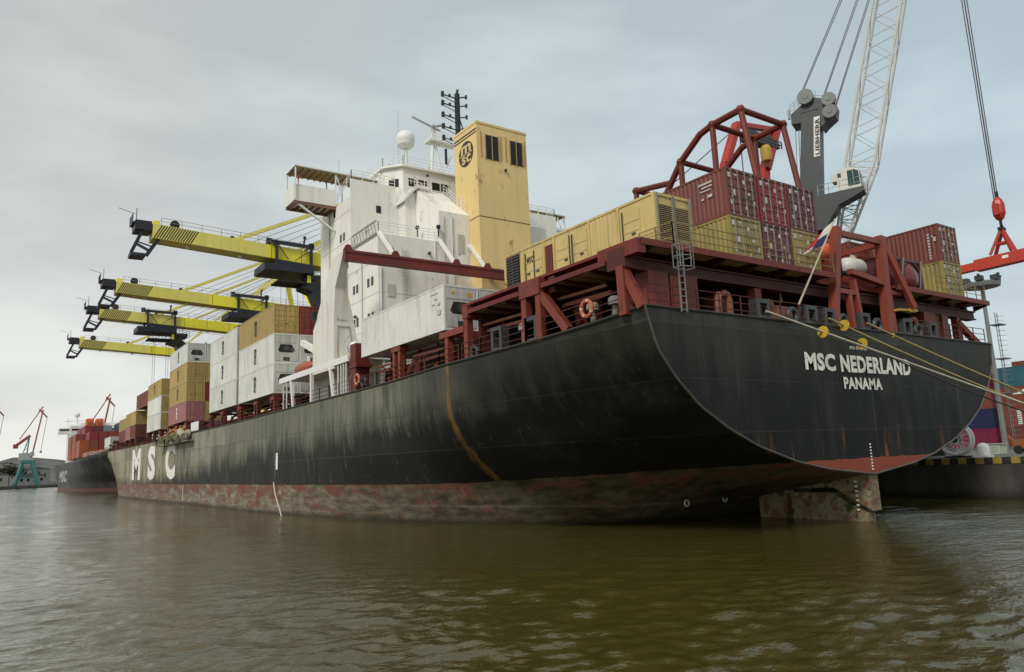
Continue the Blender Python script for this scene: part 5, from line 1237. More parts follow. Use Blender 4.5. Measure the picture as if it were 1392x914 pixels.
# ------------------------------------------------------------------ ship-to-shore gantry cranes
SLP = -.057
def bz(x): return 37.0 + (x-15.5)*SLP      # top of the boom girder
def make_sts(Y):
    t_ = thing('gantry_crane', (68, Y, 2.6), 'x', 'crane', 'yellow quay gantry cranes')
    def girder(x0, x1, w=3.3, top=0.0, h=1.95):
        m_ = MB(); v = []
        for x in (x0, x1):
            z = bz(x)+top; v += [(x, Y-w/2-.0, z), (x, Y+w/2, z), (x, Y+w/2-.35, z-h), (x, Y-w/2+.003, z-h)]
        m_.add(v, [(0,1,2,3),(7,6,5,4),(0,4,5,1),(1,5,6,2),(2,6,7,3),(3,7,4,0)]); return m_
    obj('boom', girder(16.0, 31.0), M_YEL, t_)
    obj('boom', girder(31.003, 96.0), M_YELB, t_)
    k = MB()
    for i in range(15):
        x = 16.08+i*.325; z = bz(x)
        k.prism([(x+.95,z-.10),(x+1.11,z-.11),(x+.16,z-1.90),(x,z-1.90)], 'y', Y-1.665, Y-1.652)
    obj('warning_stripe', k, M_STRIPE, t_)
    k = MB()
    for x in (31.6, 36.0, 40.5, 45): 
        k.box(x, x+.07, Y-1.665, Y-1.652, bz(x)-1.9, bz(x)-.1)
    k.box(41.6,42.3,Y-1.668,Y-1.652,bz(42)-1.5,bz(42)-1.4); k.box(41.6,42.3,Y-1.668,Y-1.652,bz(42)-.8,bz(42)-.7)
    obj('boom_seam', k, paint('dark_seam_paint', (.10,.085,.02), .6, 0, .2), t_)
    # boom tip: platform, sheaves, buffer frame
    k = MB(); k.box(14.6,16.0,Y-1.1,Y+1.1,bz(15)-.75,bz(15)+.05); k.box(13.6,15.6,Y-1.4,Y+1.4,bz(15)-.10,bz(15)+.0); k.box(13.9,15.9,Y-1.5,Y+1.5,bz(15)-1.0,bz(15)+.25)
    k.beam((15.0,Y-1,bz(15)-.6),(13.6,Y-1,32.9),.42); k.beam((16.8,Y-1,bz(15)-2.0),(15.4,Y-1,32.6),.42); k.beam((14.0,Y-1,34.2),(15.6,Y-1,33.4),.3); k.beam((15.0,Y+1,bz(15)-.6),(13.6,Y+1,32.9),.22); k.beam((16.6,Y+1,bz(15)-2.0),(15.2,Y+1,32.6),.22)
    k.box(13.5,15.3,Y-1.2,Y+1.2,32.5,32.9); k.beam((14.4,Y-1,34.4),(16.2,Y-1,33.9),.15); k.rail([(13.6,Y-1.4,37),(13.6,Y+1.4,37)],1.1,.7,2,.03); k.beam((14.2,Y,37),(14.2,Y,39.3),.08); k.beam((14.0,Y,38.5),(12.0,Y,39.0),.05)
    obj('boom_tip', k, M_BLUE, t_)
    k = MB(); k.box(16.2,17.0,Y-.7,Y+.7,bz(16),bz(16)+.75); obj('tip_box', k, M_YELB, t_)
    k = MB(); k.lathe((18.9,Y-.4,bz(19)+.75), [(.62,0),(.62,.2)], 14, 'y'); k.box(17.3,19.4,Y-.5,Y+.3,bz(18),bz(18)+.25); k.lathe((26.5,Y-.3,bz(26)+.3), [(.4,0),(.4,.3)], 12, 'y')
    obj('rope_sheave', k, M_DARK, t_)
    k = MB(); k.rail([(17,Y-1.6,bz(17)),(58,Y-1.6,bz(58))], 1.0, 2.6, 2, .028); obj('railing', k, paint('grey_rail', (.25,.26,.26), .5, .1, .2), t_)
    # stays to the apex of the A-frame, and the ropes beside them
    ap = (53.2, Y, 49.6)
    for a, dy in (((26.3,Y,bz(26.3)-.05), 0), ((38.5,Y,bz(38.5)-.05), 0)):
        k = MB(); k.beam(a, ap, .75, .45); obj('stay', k, M_YEL, t_)
    k = MB()
    for i in range(6): k.path([(28.5+i*1.9,Y-.3,bz(30)),(53.2,Y-.3,48.8-i*.5)],.035,4)
    k.path([(17,Y-.4,bz(17)-2.3),(60,Y-.4,bz(60)-2.9)],.03,4)
    obj('hoist_rope', k, M_WIRE, t_)
    for x in (58, 76):
        for dy in (-9, 9):
            k = MB(); k.beam((x,Y+dy,4.2),(x,Y+dy*.86,37.5),1.3,1.3); obj('leg', k, M_YELB, t_)
        k = MB(); k.beam((x,Y-8.6,14),(x,Y+8.6,14),1.2,1.4); k.beam((x,Y-7.8,37.2),(x,Y+7.8,37.2),1.2,1.6); k.beam((x,Y-8.9,4.6),(x,Y+8.9,4.6),1.0,1.5); obj('portal_beam', k, M_YELB, t_)
        k = MB()
        for dy in (-9, 9): k.box(x-.5,x+.5,Y+dy-3.2,Y+dy+3.2,2.6,3.9)
        obj('bogie', k, M_BLUE, t_)
    for dy in (-7.6, 7.6):
        k = MB(); k.beam((58,Y+dy,37.8),(53.4,Y+dy*.12,49.9),.9,.9); k.beam((76,Y+dy,37.8),(53.8,Y+dy*.12,49.4),.5,.5); obj('a_frame', k, M_YELB, t_)
        k = MB(); k.beam((58,Y+dy*1.12,14),(76,Y+dy*1.12,14),.9,1.1); k.beam((58,Y+dy*1.1,15),(76,Y+dy,36),.6,.6); obj('brace', k, M_YELB, t_)
    k = MB(); k.box(79,92,Y-3.2,Y+3.2,36.2,40.5); obj('machinery_house', k, M_YEL, t_)
    # trolley, built with its fore edge at x = 32.3
    x0, x1 = 32.3, 37.4; z0 = bz(34.8)
    k = MB()
    for sy in (-1, 1):
        for x in (x0, x1): k.beam((x,Y+sy*2.0,z0+.75),(x,Y+sy*2.0,z0-2.7),.34,.4)
        k.beam((x0-.9,Y+sy*2.0,z0+.62),(x1+.3,Y+sy*2.0,z0+.42),.4,.5); k.beam((x0,Y+sy*2.0,z0-2.3),(x1,Y+sy*2.0,z0-2.5),.35,.45)
        k.beam((x0+.2,Y+sy*1.97,z0+.4),(x0+1.7,Y+sy*1.97,z0-1.8),.10); k.beam((x1-.3,Y+sy*1.97,z0-.2),(x0+2.7,Y+sy*1.97,z0-1.9),.10)
    for x in (x0, x1): k.beam((x,Y-2.0,z0+.6),(x,Y+2.0,z0+.6),.3)
    k.box(x1-.3,x1+.4,Y-2.2,Y-1.6,z0+.2,z0+1.0)
    TRL = obj('trolley', k, M_BLUE, t_)
    k = MB(); k.box(x0-1.9,x1+.3,Y-2.6,Y+2.6,z0-3.75,z0-2.72); k.box(x0-1.0,x0-.3,Y-.6,Y,z0+.6,z0+1.5); k.beam((x1-.9,Y-1.2,z0+.5),(x1-.7,Y-1.2,z0+2.0),.22)
    k.lathe((x1-.7,Y-1.2,z0+1.9),[(.26,0),(.2,.35)],8)
    obj('trolley_deck', k, M_BLUE, TRL)
    k = MB()
    for i in range(8): k.beam((x0+.3+i*.62,Y-2.0,z0-3.8),(x0+.3+i*.62,Y-2.0,z0-5.0),.07)
    k.box(x0+.2,x1-.6,Y-2.1,Y+1.4,z0-5.2,z0-4.95); k.beam((x0+.2,Y-2,z0-4.2),(x1-.6,Y-2,z0-4.4),.08)
    obj('hung_platform', k, M_DARK, TRL)
    k = MB(); k.prism([(x1-1.1,z0-4.9),(x1+.8,z0-4.3),(x1+3.3,z0-6.4),(x1+3.5,z0-8.3),(x1+1.6,z0-8.6),(x1+.5,z0-6.2),(x1-1.2,z0-5.6)], 'y', Y-1.4, Y+1.4); k.box(x1-.2,x1+2.6,Y-1.6,Y+1.6,z0-4.4,z0-3.6)
    k.rail([(x1+.2,Y-1.5,z0-3.6),(x1+3,Y-1.5,z0-4.4)],1.2,.8,3,.03)
    CB = obj('operator_cab', k, paint('black_cab_paint', (.022,.024,.028), .4, .05, .2), TRL)
    k = MB(); k.box(x1-.6,x1-.1,Y-2.15,Y-1.9,z0-5.0,z0-3.9); obj('yellow_lamp_board', k, M_YELB, TRL)
    k = MB()
    for sx in (-.9, 1.6):
        for sy in (-1.2, 1.2): k.path([((x0+x1)/2+sx,Y+sy,z0-4),((x0+x1)/2+sx,Y+sy,z0-19)],.03,4)
    k.box((x0+x1)/2-1.5,(x0+x1)/2+2.0,Y-6,Y+6,z0-19.8,z0-19); obj('headblock', k, M_BLUE, TRL)
    k = MB()
    for x in (20.5, 27.5, 36.5, 43): k.lathe((x,Y-.55,bz(x)-2.42), [(.2,0),(.28,.1),(.26,.32)], 8)
    obj('boom_lamp', k, paint('white_lamp_paint', (.7,.7,.66), .4, 0, .1), t_)
    return t_
cr = make_sts(106.0)
cr['label'] = 'nearest and highest of the yellow gantry cranes, its trolley beside the white house'
def shift_trolley(root, d):
    for c in root.children:
        if c.name.split('.')[0] == 'trolley': c.location = (d, 0, d*SLP)
for Y, d, lb in ((141.0, 3.9, 'second yellow gantry crane from the house, its trolley above the tan container'),
                 (164.7, -7.7, 'third yellow gantry crane from the house, its trolley far out on the boom'),
                 (204.0, 8.0, 'farthest and lowest looking of the yellow gantry cranes')):
    c_ = dup(cr, (68, Y, 2.6), lb); shift_trolley(c_, d)

# ------------------------------------------------------------------ mobile harbour crane
HC = thing('harbour_crane', (66.4, 40.2, 2.7), 'dark grey mobile harbour crane with a pale lattice jib behind the stern containers', 'crane')
M_HC = paint('slate_grey_crane_paint', (.038,.046,.047), .45, .08, .2, .08)
k = MB(); tx, ty = 66.6, 40.1
def xc(z): return tx + (.07 + (z-37)*.105 if z > 20 else -1.715)
v = []
for z, h in ((8,1.3),(20,1.2),(29,.98),(37.3,.86)): c = xc(z); v += [(c-h,ty-1.0,z),(c+h,ty-1.0,z),(c+h,ty+1.0,z),(c-h,ty+1.0,z)]
f = [(3,2,1,0),(12,13,14,15)] + [(i*4+j,i*4+(j+1)%4,(i+1)*4+(j+1)%4,(i+1)*4+j) for i in range(3) for j in range(4)]
k.add(v, f); obj('tower', k, M_HC, HC)
k = MB(); k.prism([(tx-1.8,36.3),(tx-1.75,37.35),(tx-.9,37.9),(tx+.3,38.6),(tx+1.2,38.2),(tx+2.3,37.9),(tx+2.5,37.2),(tx+2.3,36.2),(tx+1.4,35.6),(tx+.95,35.2),(tx+.9,37.2),(tx-.8,37.2),(tx-.85,36.2)], 'y', ty-1.05, ty+1.05)
k.prism([(tx-1.0,37.25),(tx-.9,37.95),(tx+.9,38.1),(tx+1.1,37.25)], 'y', ty-1.0, ty+1.0)
TH = obj('tower_head', k, M_HC, HC)
M_SHV = paint('sheave_grey', (.17,.19,.185), .5, .1, .3)
for x, z, r_ in ((tx-.15,38.65,.78),(tx+1.95,37.75,.66),(tx+1.95,36.45,.68)):
    k = MB(); k.lathe((x,ty-1.5,z),[(r_,0),(r_,.12),(r_*.8,.16),(r_*.8,.3),(r_,.34),(r_,.44)],22,'y'); k.lathe((x,ty-1.56,z),[(r_*.35,0),(r_*.35,.1)],12,'y'); obj('rope_sheave', k, M_SHV, TH)
k = MB(); k.rail([(tx-1.8,ty-1.05,37.3),(tx-.9,ty-1.05,37.9)],1.0,.6,3,.025); k.rail([(tx-.2,ty+1,38.6),(tx+2.3,ty+1,38.0)],1.1,.7,3,.025); k.box(tx-2.05,tx-1.85,ty-1.2,ty-.9,36.9,37.9); k.beam((tx+.6,ty,38.5),(tx+.6,ty,39.7),.07); obj('head_railing', k, M_GALV, TH)
k = MB(); k.prism([(tx+.36,36.4),(tx+.93,36.4),(tx+.53,32.3),(tx-.04,32.3)], 'y', ty-1.06, ty-1.003); LP = obj('name_board', k, plain('white_board', (.76,.77,.74), .5), HC)
k = MB(); text_mb("LIEBHERR", (tx+.51,ty-1.075,32.45), Vector((.097,0,.995)), (-1,0,0), 3.8, .40, .045, k); obj('board_lettering', k, M_LDARK, LP)
k = MB(); k.prism([(tx-1.1,27.0),(tx-1.1,27.8),(tx+4.2,27.8),(tx+4.2,27.4),(tx+3.0,26.9),(tx+1.9,26.5),(tx+1.1,25.4),(tx+.6,24.4),(tx-1.0,24.4)], 'y', ty-2.6, ty-1.02)
k.prism([(tx-3.2,9),(tx-3.0,25.5),(tx+.4,25.5),(tx+1.0,22),(tx+1.0,9)], 'y', ty-1.4, ty+1.4)
obj('cab_bracket', k, M_HC, HC)
k = MB(); k.prism([(tx+2.0,27.82),(tx+2.0,29.5),(tx+2.3,29.95),(tx+3.5,29.85),(tx+4.0,29.5),(tx+4.05,27.82)], 'y', ty-2.6, ty-.9); k.box(tx+1.5,tx+2.0,ty-2.3,ty-1.2,28.9,29.6)
CAB = obj('operator_cab', k, paint('cream_cab_paint', (.60,.60,.53), .4, .03, .2), HC)
t = NT('green_cab_glass'); t.set('Base Color', (.012,.060,.058)); t.set('Roughness', .08)
k = MB(); k.prism([(tx+2.95,28.1),(tx+2.95,29.6),(tx+3.55,29.62),(tx+3.93,29.4),(tx+3.97,28.1)], 'y', ty-2.63, ty-2.602); k.box(tx+4.06,tx+4.09,ty-2.5,ty-1.0,28.1,29.3); k.box(tx+2.1,tx+2.4,ty-2.63,ty-2.602,29.1,29.5); obj('cab_window', k, t.m, CAB)
k = MB(); k.rail([(tx+.2,ty-2.55,27.8),(tx+4.15,ty-2.62,27.8)],1.0,.9,2,.025); k.box(tx+3.42,tx+3.48,ty-2.66,ty-2.632,28.1,29.62); obj('cab_railing', k, M_GALV, CAB)
del t
k = MB(); k.box(tx-8,tx+2.5,ty-3.0,ty+3.0,8.5,12.5); obj('machinery_house', k, M_HC, HC)
k = MB(); k.box(tx-7,tx+7,ty-4,ty+4,4.2,6.2); k.lathe((tx,ty,6.2),[(2.4,0),(2.4,2.3)],20); obj('chassis', k, M_HC, HC)
for sx in (-6.5,6.5):
    for sy in (-5.5,5.5):
        k = MB(); k.box(tx+sx-.6,tx+sx+.6,min(ty,ty+sy),max(ty,ty+sy),4.6,5.4); k.box(tx+sx-1.6,tx+sx+1.6,ty+sy-1.2,ty+sy+1.2,2.72,3.2); k.beam((tx+sx,ty+sy,3.2),(tx+sx,ty+sy,4.7),.7); obj('outrigger', k, M_HC, HC)
for sy in (-3.2,3.2):
    for i in range(6):
        k = MB(); k.lathe((tx-5+i*2,ty+sy-.35,3.45),[(.3,0),(.75,.05),(.75,.65),(.3,.7)],14,'y'); obj('wheel', k, M_DARK, HC, smooth=True)
# lattice jib, in the plane y = ty
J0 = Vector((tx+1.2,ty,22.8)); J1 = Vector((tx+13.6,ty,65.3)); ax = (J1-J0).normalized(); JL = (J1-J0).length
sd = Vector((0,1,0)); up = sd.cross(ax).normalized()
if up.x < 0: up = -up
M_JIB = paint('pale_grey_jib_paint', (.58,.59,.56), .45, .03, .2, .06)
def jp(s, a, b):
    wd = np.interp(s, [0,8.5,26,JL], [.6,1.0,1.0,.45]); fr = np.interp(s, [0,8.5,28,JL], [.35,1.75,1.30,.4]); re_ = np.interp(s, [0,8.5,28,JL], [-.35,-.85,-1.25,-.4])
    return J0 + ax*s + sd*(a*wd) + up*(fr if b > 0 else re_)
Ls = [0,1.4,2.8,4.2,5.6,7.0,8.5] + [8.5+3.0*i for i in range(1,12)]
Ls = [q_ for q_ in Ls if q_ < JL-.5] + [JL]
for a in (-1,1):
    for b in (-1,1):
        k = MB(); k.path([jp(q_,a,b) for q_ in Ls], .13, 8); obj('jib_chord', k, M_JIB, HC, smooth=True)
k = MB()
for i in range(len(Ls)-1):
    s0_, s1_ = Ls[i], Ls[i+1]; sm_ = (s0_+s1_)/2; e = 1 if i % 2 else -1
    for a in (-1,1): k.path([jp(s0_,a,-1), jp(sm_,a,1)], .045, 5); k.path([jp(sm_,a,1), jp(s1_,a,-1)], .04, 5)
    for b in (-1,1): k.path([jp(s0_,-e,b), jp(s1_,e,b)], .04, 5)
    if i < 7: k.path([jp(s0_,-1,-1), jp(s0_,-1,1)], .05, 5); k.path([jp(s0_,1,-1), jp(s0_,1,1)], .05, 5)
obj('jib_lacing', k, M_JIB, HC)
k = MB()
for d_ in (-.4,.4): k.path([(tx-.35,ty-1.2+d_*.4,39.4), J1+Vector((-.3,d_,0))], .045, 5)
for d_ in (-.4,.4): k.path([(tx+1.6,ty-1.2+d_*.4,38.35), J1+Vector((.0,d_,.2))], .05, 5)
for d_ in (-.4,.4): k.path([(tx+2.5,ty-1.2+d_*.4,36.9), J1+Vector((.3,d_,-.2))], .05, 5)
for d_ in (0,.3): k.path([(tx-1.5+d_,ty-.6,36.4),(tx-3+d_,ty-1.2,12)],.03,4)
obj('luffing_rope', k, M_WIRE, HC)
HC.location = (tx, ty, 2.7); _off = Vector((66.4-tx, 40.2-ty, 0))
for c in HC.children: c.location = _off
HC.rotation_euler = (0, 0, R(-68.3))
HKX, HKY = 72.0, 26.78
_jt = Vector((tx,ty,0)) + Matrix.Rotation(R(-68.3), 3, 'Z') @ Vector((13.6,0,0)); JT = Vector((_jt.x, _jt.y, 65.3))
HB = thing('hook_block', (HKX,HKY,23.4), 'red hook block hanging on the harbour crane ropes', 'hook block')
k = MB()
for dx, dy in ((-.22,0),(.22,.0),(-.1,.22),(.3,.2)): k.path([(HKX+dx*.8,HKY+dy,24.9), (HKX+dx*1.6,HKY+dy*1.6,64.8)], .045, 4)
k.path([(HKX,HKY,64.8), JT], .5, 8)
obj('hoist_rope', k, M_WIRE, HB)
k = MB(); k.lathe((HKX,HKY,23.35), [(.14,-.5),(.35,-.3),(.52,.1),(.52,.9),(.40,1.3),(.22,1.6)], 8); k.box(HKX-.62,HKX+.62,HKY-.2,HKY+.2,23.3,24.3); obj('block_housing', k, M_REDB, HB)
k = MB(); k.path([(HKX,HKY,23.0),(HKX,HKY,22.5),(HKX+.22,HKY,22.2),(HKX,HKY,22.0),(HKX-.22,HKY,22.25)],.12,6); k.path([(HKX,HKY,24.9),(HKX,HKY,25.5)],.16,6); k.box(HKX-.4,HKX+.4,HKY-.18,HKY+.18,21.95,22.2); obj('hook', k, M_DARK, HB)
SP = thing('spreader', (HKX,26.0,19.5), 'red container spreader beam hanging from the hook block', 'spreader')
k = MB(); k.beam((HKX,31.6,19.22),(HKX,20.6,19.42),.8,.68); k.beam((HKX,29.2,19.28),(HKX,22.4,19.42),1.05,.98); k.box(HKX-1.22,HKX+1.22,20.1,20.7,18.9,19.7); k.box(HKX-1.22,HKX+1.22,31.5,32.1,18.8,19.4)
obj('beam', k, paint('vivid_red_spreader_paint', (.56,.050,.022), .4, .06, .2), SP)
k = MB()
for sx in (-.5,.5):
    k.beam((HKX+sx*.3,HKY,22.1),(HKX+sx,27.8,19.9),.22,.22); k.beam((HKX+sx*.3,HKY,22.1),(HKX+sx,26.1,19.9),.22,.22); k.beam((HKX+sx*.6,27.4,20.8),(HKX+sx*.6,26.4,20.8),.17,.17)
obj('lifting_leg', k, M_REDB, SP)
k = MB(); k.box(HKX-.545,HKX-.53,26.4,26.9,19.35,19.6); obj('pale_plate', k, M_LWHITE, SP)

# ------------------------------------------------------------------ things on the quay
def qstack(x, y0, cols, desc, L=12.19, H=2.6):
    for i, c in enumerate(cols):
        container(x, y0+L/2, 2.72+i*(H+.01), f"{c} container, {'top' if i==len(cols)-1 else TN[i]} tier of the {desc}", c, L, H, 'dry', False, None, False, 'containers stacked on the quay')
qstack(111.3, 31.9, ['brown red','orange red','orange red','teal'], 'quay stack with a teal top')
container(111.3, 48.35, 2.72, 'short magenta container at ground level under the navy one on the quay', 'magenta', 6.06, 2.6, group='containers stacked on the quay')
container(111.3, 54.6, 2.72, 'dark navy short container on the ground beside the magenta one', 'navy', 6.06, 2.6, group='containers stacked on the quay')
for i, c in enumerate(('navy','orange red','magenta')):
    container(111.3, 51.4, 5.33+i*2.61, f"{c} container, {('second','third','top')[i]} tier of the quay stack beside the transom", c, 12.19, 2.6, group='containers stacked on the quay')
qstack(114.2, 31.2, ['brown red','brown red','orange red','brown red'], 'row behind the teal topped quay stack', H=2.82)
qstack(111.3, 18.5, ['orange red','brown red','navy'], 'nearer quay stack outside the mast')
k = MB()
for y0, y1, z0, z1 in ((41.2,42.6,9.5,9.8),(40.9,41.5,9.75,10.1)): k.box(111.3-C_W/2-.06, 111.3-C_W/2-.05, y0, y1, z0, z1)
for y, z, h in ((42.2,6.2,2.0),):
    for i in range(7): k.box(111.3-C_W/2-.06, 111.3-C_W/2-.05, 42.0, 42.5, 5.6+i*.27, 5.78+i*.27)
tagw = obj('side_marking', k, M_LWHITE)
for o in bpy.data.objects:
    if o.get('label') == 'orange red container, third tier of the quay stack with a teal top':
        tagw.parent = o; tagw.location = tuple(-q for q in o.location); break
FLM = thing('floodlight_mast', (95.4, 38.5, 2.6), 'slim grey floodlight mast with a round lamp head on the quay', 'light mast')
k = MB(); k.path([(95.4,38.5,2.55),(95.4,38.5,21.6)],.32,10,.20); obj('mast_pole', k, M_GALV, FLM, smooth=True)
k = MB(); k.lathe((95.4,38.5,21.3),[(.4,0),(1.9,.3),(2.0,.75),(1.8,.85)],18); obj('lamp_ring', k, M_GALV, FLM, smooth=True)
for i in range(6):
    a = i*math.pi/3+.3; k = MB(); cx_, cy_ = 95.4+1.7*math.cos(a), 38.5+1.7*math.sin(a); k.box(cx_-.4,cx_+.4,cy_-.35,cy_+.35,22.2,22.75); k.beam((cx_,cy_,22.0),(95.4+2.2*math.cos(a),38.5+2.2*math.sin(a),22.9),.25); obj('floodlight', k, M_GREY, FLM)
k = MB(); 
for x in (95.9,96.5): k.beam((x,37.8,2.6),(x,37.8,18.5),.07)
for i in range(27): k.beam((95.9,37.8,3+i*.58),(96.5,37.8,3+i*.58),.05); k.beam((95.9,37.8,3+i*.58),(96.9,37.3,3+i*.58),.04)
for z in (9,13,17): k.box(95.5,97.2,37.2,38.4,z,z+.1)
obj('mast_ladder', k, M_GALV, FLM)
CR = thing('cable_reel', (60.3, 27.7, 2.6), 'large spoked steel cable reel standing on the quay edge beside the transom', 'cable reel')
cz = 2.72+1.28; cc = (60.3, 27.7, cz)
for dx in (-.25, .25):
    k = MB(); k.torus((cc[0]+dx,cc[1],cz),1.15,.11,'x',36,8); k.torus((cc[0]+dx,cc[1],cz),.30,.06,'x',20,6)
    for i in range(14):
        a = 2*math.pi*i/14; k.beam((cc[0]+dx,cc[1]+.25*math.cos(a),cz+.25*math.sin(a)),(cc[0]+dx,cc[1]+1.2*math.cos(a),cz+1.2*math.sin(a)),.07)
    o = obj('reel_wheel', k, plain('bright_steel_rim', (.72,.73,.72), .45), CR)
k = MB(); k.lathe((cc[0]-.3,cc[1],cz),[(.28,0),(.28,.6)],14,'x'); k.box(cc[0]-.2,cc[0]+.2,cc[1]-.9,cc[1]+.9,2.56,2.75); obj('reel_hub', k, M_DARK, CR)
def pixbox(name, label, cat, x, y, w, d_, h, mat, extra=None):
    m_ = MB(); m_.box(x-w/2,x+w/2,y-d_/2,y+d_/2,2.56,2.56+h)
    if extra: extra(m_)
    tag(obj(name, m_, mat, None, loc=(x,y,2.56)), label, cat); 
k = MB(); k.lathe((62.0,26.6,2.56),[(.42,0),(.42,.8),(.3,1.0),(.1,1.08)],16); k.box(61.5,62.5,26.1,27.1,2.56,2.7); tag(obj('storage_tank', k, M_WHITE2, None, True, 40, (62,26.6,2.56)), 'small white tank beside the spoked cable reel', 'tank')
SB = thing('site_cabinet', (74.0,30.9,2.56), 'pale green cabinet on the quay in front of the magenta container', 'cabinet')
k = MB(); k.box(73.3,74.7,30.1,31.6,2.66,3.42); k.box(73.2,74.8,30.0,31.7,3.42,3.48); k.box(73.3,74.7,30.1,31.6,2.56,2.66); obj('cabinet_body', k, paint('pale_green_cabinet', (.42,.46,.38), .5, .05, .3), SB)
k = MB(); k.box(73.26,73.297,30.25,30.8,2.75,3.36); k.box(73.26,73.297,30.86,31.45,2.75,3.36); obj('cabinet_door', k, paint('pale_green_door', (.36,.40,.33), .5, .05, .3), SB)
OM = thing('quay_trolley', (72.0,26.8,2.56), 'orange machine on wheels beside the pale green cabinet', 'machine')
k = MB(); k.box(71.2,72.8,25.5,28.2,3.0,3.5); k.box(71.4,72.5,25.7,26.8,3.5,4.05); k.beam((71.5,28.0,3.4),(71.5,28.6,4.1),.15); k.box(71.3,72.6,27.2,27.9,3.5,3.8); obj('machine_body', k, paint('dull_orange_machine', (.34,.10,.03), .5, .3, .4), OM)
k = MB(); k.box(71.3,72.4,24.6,25.4,3.5,4.1); obj('yellow_hood', k, M_YELB, OM)
for sx in (71.2,72.8):
    for sy in (25.9,27.8): k = MB(); k.lathe((sx-.12,sy,2.92),[(.36,0),(.36,.24)],12,'x'); obj('wheel', k, M_DARK, OM)

# ------------------------------------------------------------------ the second ship, moored ahead
def faded_mat():
    t = NT('second_hull_paint'); z = t.xyz()[2]
    n_ = t.noise(1.0, 5, t.vec((.6,.6,.08), False), .6)
    c = t.mix(t.ramp(n_, .4, .7), (.020,.020,.021), (.060,.060,.058))
    c = t.mix(t.math('LESS_THAN', z, .9), c, (.13,.05,.036)); t.set('Base Color', c); t.set('Roughness', .5); return t.m
BX = 38.0
STB = {}
for Y, a, dz in ((240.0,(.05,.08,.3,1.2),12.2),(243,(.2,.4,2.0,6.0),12.0),(248,(2.6,3.6,6.0,10.2),11.5),(256,(7.5,8.6,11,14.0),10.6),(266,(11.8,12.6,14.2,15.7),10.0),(280,(14.5,15,15.6,16),9.7),(300,(15.9,15.9,16,16),9.7),(340,(16,16,16,16),9.7),(360,(13.5,14.6,15.4,15.8),9.8)):
    w0, a26, a50, tp = a; b_ = max(.03, w0-.5)
    STB[Y] = ([(0,-1.5),(b_,-1.5)], [(b_,-1.5),(w0,0),(a26,2.6),(a50,5.0),((a50+tp)/2,7.2),(tp,dz-.8),(tp,dz)])
S2 = thing('container_ship', (BX, 300, 0), 'second container ship moored ahead, with white bridge and red and orange boxes', 'container ship')
h2, d2, sec2 = hull_builder(STB, [240+.0,241,242,243,245,248,252,256,261,266,273,280,290,300,320,340,350,360], BX)
obj('hull', h2, faded_mat(), S2, smooth=True, ang=50); obj('deck', d2, M_RED2, S2)
k = MB(); k.box(20.9,55.1,333,337,21.2,23.1); k.box(21.0,55,332.9,333.0,23.1,23.25); k.box(24.5,51.5,331,345,9.5,24.2); k.box(28,48,334,344,24.2,25.4)
B2 = obj('bridge_house', k, M_WHITE2, S2)
k = MB(); k.box(25,51,330.9,330.99,22.3,23.0); k.box(21.3,24.4,332.85,332.99,22.4,22.9); obj('bridge_window', k, M_GLASS, B2)
for x in (31.0, 34.3):
    k = MB(); k.box(x-1.35,x+1.35,330.2,333.5,23.4,26.5); k.prism([(x-1.2,26.5),(x+1.2,26.5),(x+1.0,26.8),(x-1.0,26.8)],'y',330.4,333.3); obj('funnel', k, M_ORANGE, S2)
    k = MB(); k.box(x-.75,x+.75,330.12,330.19,24.3,25.6); obj('funnel_badge', k, plain('dull_badge', (.30,.10,.05), .6), S2)
k = MB(); k.path([(27,335,25),(27,335,29)],.3,8); k.ball((27,335,28.5),1.0,12); k.path([(24,335,23),(24,335,27)],.15,6); k.beam((23,335,26),(30,335,26.3),.25); obj('signal_mast', k, M_WHITE2, S2)
k = MB(); text_mb("MSC", (21.94,331.5,3.0), U_PORT, VZ, 31, 4.0, .05, k); obj('hull_letters', k, plain('faded_letter_paint', (.42,.42,.40), .7), S2)
k = MB(); k.rail([(31.9,250,11.4),(28,252,11.1),(24,257,10.5),(22.3,266,10.0)],1.1,2.5,3,.04); obj('railing', k, M_WHITE2, S2)
k = MB(); k.path([(38,244,12),(38,244,19)],.2,6); obj('foremast', k, M_WHITE2, S2)
def bst(x, y, cols, d_):
    z = 10.3
    for i, c in enumerate(cols):
        container(x, y, z+i*2.62, f"{c} container, {'top' if i==len(cols)-1 else TN[i]} tier of the {d_}, second ship", c, 12.19, 2.59, 'far', group='containers on the second ship')
bst(23.3, 268, ['orange','orange'], 'nearest outboard stack'); bst(25.8, 268, ['orange','orange red','crimson'], 'nearest stack second row in'); bst(28.4,268,['orange','red','red'],'nearest stack third row in')
bst(31.0, 266, ['red','red','red'], 'nearest stack fourth row in'); bst(33.6,266,['red','crimson','red','navy'],'nearest stack fifth row in')
bst(23.3, 282, ['orange','orange','orange red'], 'middle outboard stack'); bst(25.8,282,['orange','orange','dull purple','crimson'],'middle stack second row in'); bst(28.4,282,['red','orange','magenta','dull purple'],'middle stack third row in')
bst(31.0,282,['red','red','navy','grey blue'],'middle stack fourth row in')
bst(23.3, 297, ['orange','orange red','orange red'], 'farthest outboard stack'); bst(25.8,297,['orange','red','magenta','crimson'],'farthest stack second row in'); bst(28.4,297,['red','crimson','dull purple','crimson'],'farthest stack third row in')

